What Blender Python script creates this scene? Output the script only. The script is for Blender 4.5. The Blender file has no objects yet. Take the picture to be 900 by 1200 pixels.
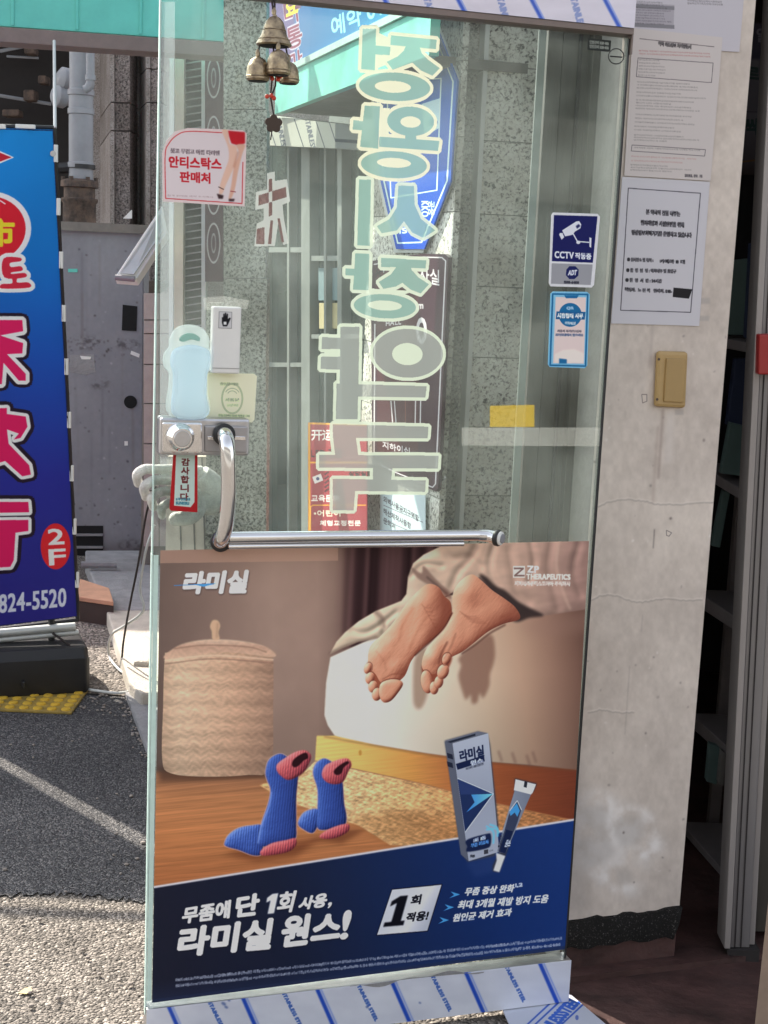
import bpy, bmesh, math, random
import numpy as np
R = math.radians
random.seed(7)
RNG = np.random.default_rng(7)
SC = bpy.context.scene
COL = SC.collection

# ------------------------------------------------------------------ camera
FPX, CX, CY = 1650.0, 450.0, 600.0            # focal length in the pixels of a 900 x 1200 view
def nrm(v):
    v = np.array(v, float); return v / np.linalg.norm(v)
_down = nrm((38 - CX, 10050 - CY, FPX))
_fh = nrm(np.array([0, 0, 1.0]) - _down[2] * _down)
_xr = np.cross(_down, _fh)
M3 = np.array([_xr, _fh, -_down])             # camera (right, down, forward) -> world
CAM = np.array([0.0, 0.0, 1.6])
cam_data = bpy.data.cameras.new("camera"); cam = bpy.data.objects.new("camera", cam_data); COL.objects.link(cam)
cam_data.sensor_fit = 'VERTICAL'; cam_data.sensor_height = 36.0; cam_data.lens = FPX / 1200 * 36
cam_data.clip_start = 0.05; cam_data.clip_end = 500
_r, _u, _b = M3[:, 0], -M3[:, 1], -M3[:, 2]
from mathutils import Matrix, Vector
cam.matrix_world = Matrix(((_r[0], _u[0], _b[0], CAM[0]), (_r[1], _u[1], _b[1], CAM[1]), (_r[2], _u[2], _b[2], CAM[2]), (0, 0, 0, 1)))
SC.camera = cam

# ------------------------------------------------------------------ light
SUN_EL, SUN_H = 40.0, (-0.695, 0.719)         # elevation, horizontal direction TOWARDS the sun
world = bpy.data.worlds.new("World"); SC.world = world; world.use_nodes = True
nt = world.node_tree; nt.nodes.clear()
sky = nt.nodes.new("ShaderNodeTexSky"); sky.sky_type = 'NISHITA'; sky.sun_disc = False
sky.sun_elevation = R(SUN_EL); sky.sun_rotation = math.atan2(SUN_H[0], SUN_H[1])
sky.dust_density = 2.0; sky.air_density = 1.0; sky.ozone_density = 0.4
hs = nt.nodes.new("ShaderNodeHueSaturation"); hs.inputs["Saturation"].default_value = 0.32
bg = nt.nodes.new("ShaderNodeBackground"); bg.inputs["Strength"].default_value = 0.14
wo = nt.nodes.new("ShaderNodeOutputWorld")
nt.links.new(sky.outputs[0], hs.inputs["Color"]); nt.links.new(hs.outputs[0], bg.inputs[0]); nt.links.new(bg.outputs[0], wo.inputs[0])
sun_d = bpy.data.lights.new("sun", 'SUN'); sun_d.energy = 3.5; sun_d.angle = R(0.5); sun_d.color = (1, .91, .78)
sun = bpy.data.objects.new("sun", sun_d); COL.objects.link(sun)
_sd = Vector((SUN_H[0] * math.cos(R(SUN_EL)), SUN_H[1] * math.cos(R(SUN_EL)), math.sin(R(SUN_EL))))
sun.rotation_euler = _sd.to_track_quat('Z', 'Y').to_euler(); sun.location = (-3, 3, 6)
SC.view_settings.view_transform = 'Standard'; SC.view_settings.look = 'None'
SC.view_settings.gamma = 1.0; SC.view_settings.use_curve_mapping = False
SC.view_settings.exposure = 1.5
SC.render.engine = 'CYCLES'
SC.cycles.max_bounces = 10; SC.cycles.transparent_max_bounces = 24
SC.cycles.use_denoising = True
SC.cycles.caustics_reflective = False; SC.cycles.caustics_refractive = False

# ------------------------------------------------------------------ geometry helpers
def rays(pts):
    p = np.atleast_2d(np.array(pts, float))
    d = np.stack([p[:, 0] - CX, p[:, 1] - CY, np.full(len(p), FPX)], 1)
    return d @ M3.T
class Plane:
    """A real plane in the place: point, horizontal-ish axis u, second axis v, normal n towards the viewer."""
    def __init__(s, P, u, v=(0, 0, 1)):
        s.P = np.array(P, float); s.u = nrm(u); s.v = nrm(v); s.n = nrm(np.cross(s.u, s.v))
        if s.n @ (CAM - s.P) < 0: s.n = -s.n
    def hit(s, pts):
        d = rays(pts); t = ((s.P - CAM) @ s.n) / (d @ s.n); return CAM + d * t[:, None]
    def uv(s, pts):
        w = s.hit(pts) - s.P; return np.stack([w @ s.u, w @ s.v], 1)
    def xyz(s, uv, off=0.0):
        a = np.atleast_2d(np.array(uv, float)); return s.P + a[:, :1] * s.u + a[:, 1:2] * s.v + s.n * off
    def shift(s, off): return Plane(s.P + s.n * off, s.u, s.v)
def project(w):
    c = (w - CAM) @ M3
    return np.stack([CX + FPX * c[:, 0] / c[:, 2], CY + FPX * c[:, 1] / c[:, 2]], 1)
def ground(px, py, z=0.0):
    d = rays((px, py))[0]; t = (z - CAM[2]) / d[2]; return CAM + d * t
def at(px, py, Y):
    d = rays((px, py))[0]; return CAM + d * (Y / d[1])

class MB:
    """Collects shapes; build() links them as one mesh object with its origin at its base."""
    def __init__(s): s.v = []; s.f = []; s.uvs = {}
    def add(s, verts, faces):
        o = len(s.v); s.v += [tuple(map(float, p)) for p in verts]; s.f += [tuple(i + o for i in f) for f in faces]; return s
    def box(s, x0, x1, y0, y1, z0, z1):
        v = [(x, y, z) for z in (z0, z1) for y in (y0, y1) for x in (x0, x1)]
        return s.add(v, [(0, 2, 3, 1), (4, 5, 7, 6), (0, 1, 5, 4), (2, 6, 7, 3), (0, 4, 6, 2), (1, 3, 7, 5)])
    def hexa(s, front, back):
        """front, back: four points each, same order."""
        n = len(front)
        return s.add(list(front) + list(back), [tuple(range(n)), tuple(range(2 * n - 1, n - 1, -1))] + [(i, i + n, (i + 1) % n + n, (i + 1) % n) for i in range(n)])
    def prism(s, pts, d):
        n = len(pts); p = [np.array(q, float) for q in pts]; q = [a + np.array(d) for a in p]
        return s.add(p + q, [tuple(range(n)), tuple(range(2 * n - 1, n - 1, -1))] + [(i, i + n, (i + 1) % n + n, (i + 1) % n) for i in range(n)])
    def tube(s, path, r, seg=12, cap=True):
        path = [np.array(p, float) for p in path]; n = len(path)
        rr = r if hasattr(r, '__len__') else [r] * n
        t0 = nrm(path[1] - path[0]); a = np.array([0, 0, 1.0]) if abs(t0[2]) < .9 else np.array([1.0, 0, 0])
        x = nrm(np.cross(t0, a)); vs = []
        for i in range(n):
            t = nrm(path[min(i + 1, n - 1)] - path[max(i - 1, 0)]); x = nrm(x - t * (x @ t)); y = np.cross(t, x)
            for k in range(seg):
                an = 2 * math.pi * k / seg; vs.append(path[i] + rr[i] * (x * math.cos(an) + y * math.sin(an)))
        fs = [(i * seg + k, i * seg + (k + 1) % seg, (i + 1) * seg + (k + 1) % seg, (i + 1) * seg + k) for i in range(n - 1) for k in range(seg)]
        if cap: fs += [tuple(range(seg))[::-1], tuple(range((n - 1) * seg, n * seg))]
        return s.add(vs, fs)
    def lathe(s, c, axis, prof, seg=24):
        """prof: (radius, distance along axis) pairs."""
        c = np.array(c, float); ax = nrm(axis); a = np.array([0, 0, 1.0]) if abs(ax[2]) < .9 else np.array([1.0, 0, 0])
        x = nrm(np.cross(ax, a)); y = np.cross(ax, x); vs = []
        for r, h in prof:
            for k in range(seg):
                an = 2 * math.pi * k / seg; vs.append(c + ax * h + r * (x * math.cos(an) + y * math.sin(an)))
        n = len(prof)
        fs = [(i * seg + k, i * seg + (k + 1) % seg, (i + 1) * seg + (k + 1) % seg, (i + 1) * seg + k) for i in range(n - 1) for k in range(seg)]
        fs += [tuple(range(seg))[::-1], tuple(range((n - 1) * seg, n * seg))]
        return s.add(vs, fs)
    def ball(s, c, r, seg=12, rings=8):
        rx = r if hasattr(r, '__len__') else (r, r, r)
        vs = []; fs = []
        for i in range(rings + 1):
            th = math.pi * i / rings
            for k in range(seg):
                ph = 2 * math.pi * k / seg
                vs.append((c[0] + rx[0] * math.sin(th) * math.cos(ph), c[1] + rx[1] * math.sin(th) * math.sin(ph), c[2] + rx[2] * math.cos(th)))
        fs = [(i * seg + k, (i + 1) * seg + k, (i + 1) * seg + (k + 1) % seg, i * seg + (k + 1) % seg) for i in range(rings) for k in range(seg)]
        return s.add(vs, fs)
    def build(s, name, m, parent=None, smooth=False, bevel=0, **tags):
        V = np.array(s.v); loc = np.array([(V[:, 0].min() + V[:, 0].max()) / 2, (V[:, 1].min() + V[:, 1].max()) / 2, V[:, 2].min()])
        me = bpy.data.meshes.new(name); me.from_pydata([tuple(p) for p in V - loc], [], s.f); me.update()
        bm = bmesh.new(); bm.from_mesh(me); bmesh.ops.recalc_face_normals(bm, faces=bm.faces); bm.to_mesh(me); bm.free()
        me.materials.append(m)
        if smooth:
            me.polygons.foreach_set("use_smooth", [True] * len(me.polygons))
            try: me.set_sharp_from_angle(angle=R(40))
            except Exception: pass
        o = bpy.data.objects.new(name, me); COL.objects.link(o)
        o.location = Vector(loc) - (wloc(parent) if parent else Vector((0, 0, 0)))
        if parent: o.parent = parent
        if bevel:
            b = o.modifiers.new("bevel", 'BEVEL'); b.width = bevel; b.segments = 2; b.limit_method = 'ANGLE'; b.angle_limit = R(35)
        for k, v in tags.items(): o[k] = v
        return o
def wloc(o):
    l = Vector((0, 0, 0))
    while o: l = l + o.location; o = o.parent
    return l
def thing(name, loc, label, cat, group=None):
    o = bpy.data.objects.new(name, None); COL.objects.link(o); o.location = tuple(map(float, loc)); o.empty_display_size = .1
    o['label'] = label; o['category'] = cat
    if group: o['group'] = group
    return o
def copy_obj(src, parent=None, loc=None):
    c = src.copy(); COL.objects.link(c); c.parent = parent
    if loc is not None: c.location = tuple(map(float, loc))
    return c

# ------------------------------------------------------------------ materials
def s2l(c):
    c = np.asarray(c, float); return np.where(c <= .04045, c / 12.92, ((c + .055) / 1.055) ** 2.4)
def l2s(c):
    c = np.clip(np.asarray(c, float), 0, 1); return np.where(c <= .0031308, c * 12.92, 1.055 * c ** (1 / 2.4) - .055)
def new_mat(name):
    m = bpy.data.materials.new(name); m.use_nodes = True; t = m.node_tree
    return m, t, t.nodes["Principled BSDF"]
def mat(name, col, rough=.6, metal=0, var=.12, scale=30, bump=0, bscale=200, spec=.5, dirt=None, stretch=None, trans=0):
    """Plain surface with procedural tone variation and fine relief."""
    m, t, p = new_mat(name); L = t.links
    p.inputs["Roughness"].default_value = rough; p.inputs["Metallic"].default_value = metal; p.inputs["Specular IOR Level"].default_value = spec
    tc = t.nodes.new("ShaderNodeTexCoord"); src = tc.outputs["Object"]
    if stretch:
        mp = t.nodes.new("ShaderNodeMapping"); mp.inputs["Scale"].default_value = stretch; L.new(src, mp.inputs[0]); src = mp.outputs[0]
    n = t.nodes.new("ShaderNodeTexNoise"); n.inputs["Scale"].default_value = scale; n.inputs["Detail"].default_value = 6; n.inputs["Roughness"].default_value = .65; L.new(src, n.inputs["Vector"])
    cr = t.nodes.new("ShaderNodeValToRGB"); c = np.array(col, float)
    cr.color_ramp.elements[0].position = .3; cr.color_ramp.elements[1].position = .7
    d = np.array(dirt, float) if dirt is not None else c * (1 - var)
    cr.color_ramp.elements[0].color = (*np.clip(d, 0, 1), 1); cr.color_ramp.elements[1].color = (*np.clip(c * (1 + var * .6), 0, 1), 1)
    L.new(n.outputs["Fac"], cr.inputs[0]); L.new(cr.outputs[0], p.inputs["Base Color"])
    rm = t.nodes.new("ShaderNodeMapRange"); rm.inputs["To Min"].default_value = max(0, rough - .08); rm.inputs["To Max"].default_value = min(1, rough + .12)
    L.new(n.outputs["Fac"], rm.inputs["Value"]); L.new(rm.outputs[0], p.inputs["Roughness"])
    if bump:
        nb = t.nodes.new("ShaderNodeTexNoise"); nb.inputs["Scale"].default_value = bscale; nb.inputs["Detail"].default_value = 4; L.new(src, nb.inputs["Vector"])
        bp = t.nodes.new("ShaderNodeBump"); bp.inputs["Strength"].default_value = bump; bp.inputs["Distance"].default_value = .01
        L.new(nb.outputs["Fac"], bp.inputs["Height"]); L.new(bp.outputs[0], p.inputs["Normal"])
    if trans: p.inputs["Transmission Weight"].default_value = trans
    return m
def granite(name, dark, mid, light, scale=170, thr=(.36, .5, .66)):
    m, t, p = new_mat(name); L = t.links; p.inputs["Roughness"].default_value = .7; p.inputs["Specular IOR Level"].default_value = .3
    g = t.nodes.new("ShaderNodeNewGeometry")
    n = t.nodes.new("ShaderNodeTexNoise"); n.inputs["Scale"].default_value = scale; n.inputs["Detail"].default_value = 3; n.inputs["Roughness"].default_value = .7; n.inputs["Distortion"].default_value = .6
    L.new(g.outputs["Position"], n.inputs["Vector"])
    cr = t.nodes.new("ShaderNodeValToRGB"); e = cr.color_ramp.elements
    e[0].position, e[0].color = thr[0], (*dark, 1); e[1].position, e[1].color = thr[2], (*light, 1)
    k = e.new(thr[1]); k.color = (*mid, 1)
    L.new(n.outputs["Fac"], cr.inputs[0])
    n2 = t.nodes.new("ShaderNodeTexNoise"); n2.inputs["Scale"].default_value = 6; n2.inputs["Detail"].default_value = 5; L.new(g.outputs["Position"], n2.inputs["Vector"])
    mx = t.nodes.new("ShaderNodeMix"); mx.data_type = 'RGBA'; mx.blend_type = 'MULTIPLY'; mx.inputs["Factor"].default_value = .8
    r2 = t.nodes.new("ShaderNodeValToRGB"); r2.color_ramp.elements[0].position = .3; r2.color_ramp.elements[1].position = .65
    r2.color_ramp.elements[0].color = (.62, .58, .53, 1); r2.color_ramp.elements[1].color = (1, 1, 1, 1)
    L.new(n2.outputs["Fac"], r2.inputs[0]); L.new(cr.outputs[0], mx.inputs[6]); L.new(r2.outputs[0], mx.inputs[7])
    oi = t.nodes.new("ShaderNodeObjectInfo"); rr = t.nodes.new("ShaderNodeMapRange"); rr.inputs["To Min"].default_value = .78; rr.inputs["To Max"].default_value = 1.06; L.new(oi.outputs["Random"], rr.inputs["Value"])
    sc = t.nodes.new("ShaderNodeVectorMath"); sc.operation = 'SCALE'; L.new(mx.outputs[2], sc.inputs[0]); L.new(rr.outputs[0], sc.inputs["Scale"]); L.new(sc.outputs[0], p.inputs["Base Color"])
    bp = t.nodes.new("ShaderNodeBump"); bp.inputs["Strength"].default_value = .25; bp.inputs["Distance"].default_value = .004
    L.new(n.outputs["Fac"], bp.inputs["Height"]); L.new(bp.outputs[0], p.inputs["Normal"])
    return m
def aggregate(name, c0, c1, scale, bump=1.0, dist=.006, tint=None, big=3.0):
    """Asphalt or gravel: cells of stone chips with their own tone and relief."""
    m, t, p = new_mat(name); L = t.links; p.inputs["Roughness"].default_value = .85; p.inputs["Specular IOR Level"].default_value = .35
    g = t.nodes.new("ShaderNodeNewGeometry")
    v = t.nodes.new("ShaderNodeTexVoronoi"); v.inputs["Scale"].default_value = scale; L.new(g.outputs["Position"], v.inputs["Vector"])
    n = t.nodes.new("ShaderNodeTexNoise"); n.inputs["Scale"].default_value = scale * .8; n.inputs["Detail"].default_value = 5; L.new(g.outputs["Position"], n.inputs["Vector"])
    n3 = t.nodes.new("ShaderNodeTexNoise"); n3.inputs["Scale"].default_value = big; n3.inputs["Detail"].default_value = 5; L.new(g.outputs["Position"], n3.inputs["Vector"])
    sep = t.nodes.new("ShaderNodeSeparateColor"); L.new(v.outputs["Color"], sep.inputs[0])
    ad = t.nodes.new("ShaderNodeMath"); ad.operation = 'MULTIPLY_ADD'; L.new(sep.outputs[0], ad.inputs[0]); ad.inputs[1].default_value = .6
    ad2 = t.nodes.new("ShaderNodeMath"); ad2.operation = 'MULTIPLY'; L.new(n3.outputs["Fac"], ad2.inputs[0]); ad2.inputs[1].default_value = .4; L.new(ad2.outputs[0], ad.inputs[2])
    cr = t.nodes.new("ShaderNodeValToRGB"); e = cr.color_ramp.elements; e[0].position = .12; e[1].position = .82; e[0].color = (*c0, 1); e[1].color = (*c1, 1)
    if tint is not None: k = e.new(.6); k.color = (*tint, 1)
    L.new(ad.outputs[0], cr.inputs[0]); L.new(cr.outputs[0], p.inputs["Base Color"])
    h = t.nodes.new("ShaderNodeMath"); h.operation = 'MULTIPLY_ADD'; L.new(v.outputs["Distance"], h.inputs[0]); h.inputs[1].default_value = -1.0; L.new(n.outputs["Fac"], h.inputs[2])
    bp = t.nodes.new("ShaderNodeBump"); bp.inputs["Strength"].default_value = bump; bp.inputs["Distance"].default_value = dist
    L.new(h.outputs[0], bp.inputs["Height"]); L.new(bp.outputs[0], p.inputs["Normal"])
    return m
def thin_glass(name, tint, gloss=1.0, haze=0.0):
    m = bpy.data.materials.new(name); m.use_nodes = True; t = m.node_tree; t.nodes.clear(); L = t.links
    o = t.nodes.new("ShaderNodeOutputMaterial"); tr = t.nodes.new("ShaderNodeBsdfTransparent"); tr.inputs[0].default_value = (*tint, 1)
    gl = t.nodes.new("ShaderNodeBsdfGlossy"); gl.inputs["Roughness"].default_value = .01
    fr = t.nodes.new("ShaderNodeFresnel"); fr.inputs[0].default_value = 1.45
    ml = t.nodes.new("ShaderNodeMath"); ml.operation = 'MULTIPLY'; ml.inputs[1].default_value = gloss; L.new(fr.outputs[0], ml.inputs[0])
    mx = t.nodes.new("ShaderNodeMixShader"); L.new(ml.outputs[0], mx.inputs[0]); L.new(tr.outputs[0], mx.inputs[1]); L.new(gl.outputs[0], mx.inputs[2])
    last = mx
    if haze:
        df = t.nodes.new("ShaderNodeBsdfDiffuse"); df.inputs[0].default_value = (.8, .85, .83, 1)
        tl = t.nodes.new("ShaderNodeBsdfTranslucent"); tl.inputs[0].default_value = (.8, .9, .86, 1)
        a = t.nodes.new("ShaderNodeMixShader"); a.inputs[0].default_value = .5; L.new(df.outputs[0], a.inputs[1]); L.new(tl.outputs[0], a.inputs[2])
        b = t.nodes.new("ShaderNodeMixShader"); b.inputs[0].default_value = haze
        n = t.nodes.new("ShaderNodeTexNoise"); n.inputs["Scale"].default_value = 5; n.inputs["Detail"].default_value = 6
        tc = t.nodes.new("ShaderNodeTexCoord"); L.new(tc.outputs["Object"], n.inputs["Vector"])
        mr = t.nodes.new("ShaderNodeMapRange"); mr.inputs["From Min"].default_value = .3; mr.inputs["From Max"].default_value = .7; mr.inputs["To Min"].default_value = haze * .3; mr.inputs["To Max"].default_value = haze * 2.4
        L.new(n.outputs["Fac"], mr.inputs["Value"]); L.new(mr.outputs[0], b.inputs[0])
        L.new(mx.outputs[0], b.inputs[1]); L.new(a.outputs[0], b.inputs[2]); last = b
    L.new(last.outputs[0], o.inputs[0]); return m
def vinyl(name, col, alpha):
    """Translucent film: part clear, part diffuse on both sides."""
    m = bpy.data.materials.new(name); m.use_nodes = True; t = m.node_tree; t.nodes.clear(); L = t.links
    o = t.nodes.new("ShaderNodeOutputMaterial"); tr = t.nodes.new("ShaderNodeBsdfTransparent")
    df = t.nodes.new("ShaderNodeBsdfDiffuse"); df.inputs[0].default_value = (*col, 1); tl = t.nodes.new("ShaderNodeBsdfTranslucent"); tl.inputs[0].default_value = (*col, 1)
    a = t.nodes.new("ShaderNodeMixShader"); a.inputs[0].default_value = .4; L.new(df.outputs[0], a.inputs[1]); L.new(tl.outputs[0], a.inputs[2])
    b = t.nodes.new("ShaderNodeMixShader"); b.inputs[0].default_value = alpha; L.new(tr.outputs[0], b.inputs[1]); L.new(a.outputs[0], b.inputs[2])
    L.new(b.outputs[0], o.inputs[0]); return m

# ------------------------------------------------------------------ flat print: vector painter for printed sheets
def blur(a, r):
    if r < .3: return a
    w = window(a, int(r * 2) + 4)
    if w is None: return a
    out = np.zeros(a.shape, np.float32); out[w] = _blur(a[w], r); return out
def _blur(a, r):
    k = max(1, int(round(r)))
    for _ in range(2):
        for ax in (0, 1):
            pad = [(0, 0)] * a.ndim; pad[ax] = (k + 1, k)
            c = np.cumsum(np.pad(a, pad, mode='edge'), axis=ax, dtype=np.float64)
            n = a.shape[ax]; w = 2 * k + 1
            hi = np.take(c, np.arange(w, w + n), axis=ax); lo = np.take(c, np.arange(0, n), axis=ax)
            a = (hi - lo) / w
    return a.astype(np.float32)
def dilate(a, r):
    w = window(a, int(r) + 3)
    if w is None: return a
    out = np.zeros(a.shape, np.float32); out[w] = _dilate(a[w], r); return out
def _dilate(a, r):
    r = max(1, int(round(r))); out = a.copy(); H, W = a.shape
    for i in range(20):
        dx, dy = int(round(r * math.cos(2 * math.pi * i / 20))), int(round(r * math.sin(2 * math.pi * i / 20)))
        for q in (1, .5):
            x, y = int(dx * q), int(dy * q)
            out[max(0, y):H + min(0, y), max(0, x):W + min(0, x)] = np.maximum(out[max(0, y):H + min(0, y), max(0, x):W + min(0, x)], a[max(0, -y):H - max(0, y), max(0, -x):W - max(0, x)])
    return out
def raster(polys, W, H, ss=3):
    """Even-odd coverage of polygons (canvas pixels) on a W x H grid."""
    full = np.zeros((H, W), np.float32)
    if not len(polys): return full
    allp = np.concatenate([np.asarray(p, float) for p in polys])
    wx0, wy0 = np.clip(np.floor(allp.min(0)).astype(int) - 1, 0, (W, H)); wx1, wy1 = np.clip(np.ceil(allp.max(0)).astype(int) + 1, 0, (W, H))
    if wx1 <= wx0 or wy1 <= wy0: return full
    w, h = wx1 - wx0, wy1 - wy0; org = np.array([wx0, wy0], float)
    acc = np.zeros((h * ss, w * ss + 1), np.int16); A = []; B = []
    for p in polys:
        p = (np.asarray(p, float) - org) * ss; A.append(p); B.append(np.roll(p, -1, 0))
    A = np.concatenate(A); B = np.concatenate(B)
    sw = A[:, 1] > B[:, 1]; A2 = np.where(sw[:, None], B, A); B2 = np.where(sw[:, None], A, B)
    y0 = np.clip(np.ceil(A2[:, 1] - .5), 0, h * ss).astype(int); y1 = np.clip(np.ceil(B2[:, 1] - .5), 0, h * ss).astype(int)
    cnt = np.maximum(0, y1 - y0); idx = np.repeat(np.arange(len(cnt)), cnt)
    if len(idx) == 0: return full
    rows = np.arange(len(idx)) - np.repeat(np.cumsum(cnt) - cnt, cnt) + y0[idx]
    t = (rows + .5 - A2[idx, 1]) / (B2[idx, 1] - A2[idx, 1]); x = A2[idx, 0] + t * (B2[idx, 0] - A2[idx, 0])
    xi = np.clip(np.ceil(x - .5), 0, w * ss).astype(int)
    np.add.at(acc, (rows, xi), 1)
    m = (np.cumsum(acc, 1, dtype=np.int16)[:, :-1] & 1).astype(np.float32)
    full[wy0:wy1, wx0:wx1] = m.reshape(h, ss, w, ss).mean((1, 3))
    return full
def window(m, pad):
    r = np.flatnonzero(m.any(1)); q = np.flatnonzero(m.any(0))
    if not len(r): return None
    return slice(max(0, r[0] - pad), min(m.shape[0], r[-1] + 1 + pad)), slice(max(0, q[0] - pad), min(m.shape[1], q[-1] + 1 + pad))
def smooth_poly(p, n=6):
    """Closed Catmull-Rom curve through the points."""
    p = np.array(p, float); out = []
    for i in range(len(p)):
        a, b, c, d = p[i - 1], p[i], p[(i + 1) % len(p)], p[(i + 2) % len(p)]
        for k in range(n):
            t = k / n; out.append(.5 * (2 * b + (c - a) * t + (2 * a - 5 * b + 4 * c - d) * t * t + (3 * b - a - 3 * c + d) * t ** 3))
    return np.array(out)
def ell(cx, cy, rx, ry, rot=0, n=40):
    a = np.linspace(0, 2 * math.pi, n, endpoint=False); x, y = rx * np.cos(a), ry * np.sin(a); c, s_ = math.cos(R(rot)), math.sin(R(rot))
    return np.stack([cx + x * c - y * s_, cy + x * s_ + y * c], 1)
def noise2(X, Y, sx, sy, seed=0, octaves=3):
    """Smooth value noise in -1..1 over coordinate arrays."""
    g = np.random.default_rng(seed).random((256, 256)).astype(np.float32); out = 0; amp = 1; tot = 0
    for o in range(octaves):
        x = X / sx * 2 ** o + 37.2 * o; y = Y / sy * 2 ** o + 11.7 * o
        xi = np.floor(x).astype(int); yi = np.floor(y).astype(int); fx = x - xi; fy = y - yi
        fx = fx * fx * (3 - 2 * fx); fy = fy * fy * (3 - 2 * fy)
        v = (g[yi & 255, xi & 255] * (1 - fx) + g[yi & 255, (xi + 1) & 255] * fx) * (1 - fy) + (g[(yi + 1) & 255, xi & 255] * (1 - fx) + g[(yi + 1) & 255, (xi + 1) & 255] * fx) * fy
        out = out + amp * v; tot += amp; amp *= .55
    return out / tot * 2 - 1
_tcache = {}; _gl = {}; _type = []
def load_glyph(ch):
    if not _type:
        cu = bpy.data.curves.new("print_type", 'FONT'); cu.resolution_u = 3; _type.append(bpy.data.objects.new("print_type", cu))
    _type[0].data.body = ch; me = _type[0].to_mesh(); n = len(me.vertices); V = np.zeros(n * 3); me.vertices.foreach_get("co", V)
    _gl[ch] = (V.reshape(-1, 3)[:, :2].copy(), [list(p.vertices) for p in me.polygons]); _type[0].to_mesh_clear()
def glyphs(s):
    """Outline polygons of a line of text, in a 0..1 box."""
    if s not in _tcache:
        x = 0.0; VV = []; PP = []; n = 0
        for ch in s:
            if ch == ' ': x += .3; continue
            if ch not in _gl: load_glyph(ch)
            V, P = _gl[ch]
            if not len(V): x += .3; continue
            VV.append(V + (x, 0)); PP += [[i + n for i in p] for p in P]; n += len(V)
            x += .92 if ord(ch) > 0x2E80 else V[:, 0].max() + .07
        V = np.concatenate(VV); lo, hi = V.min(0), V.max(0); _tcache[s] = ((V - lo) / np.maximum(hi - lo, 1e-6), PP)
    return _tcache[s]
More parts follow.
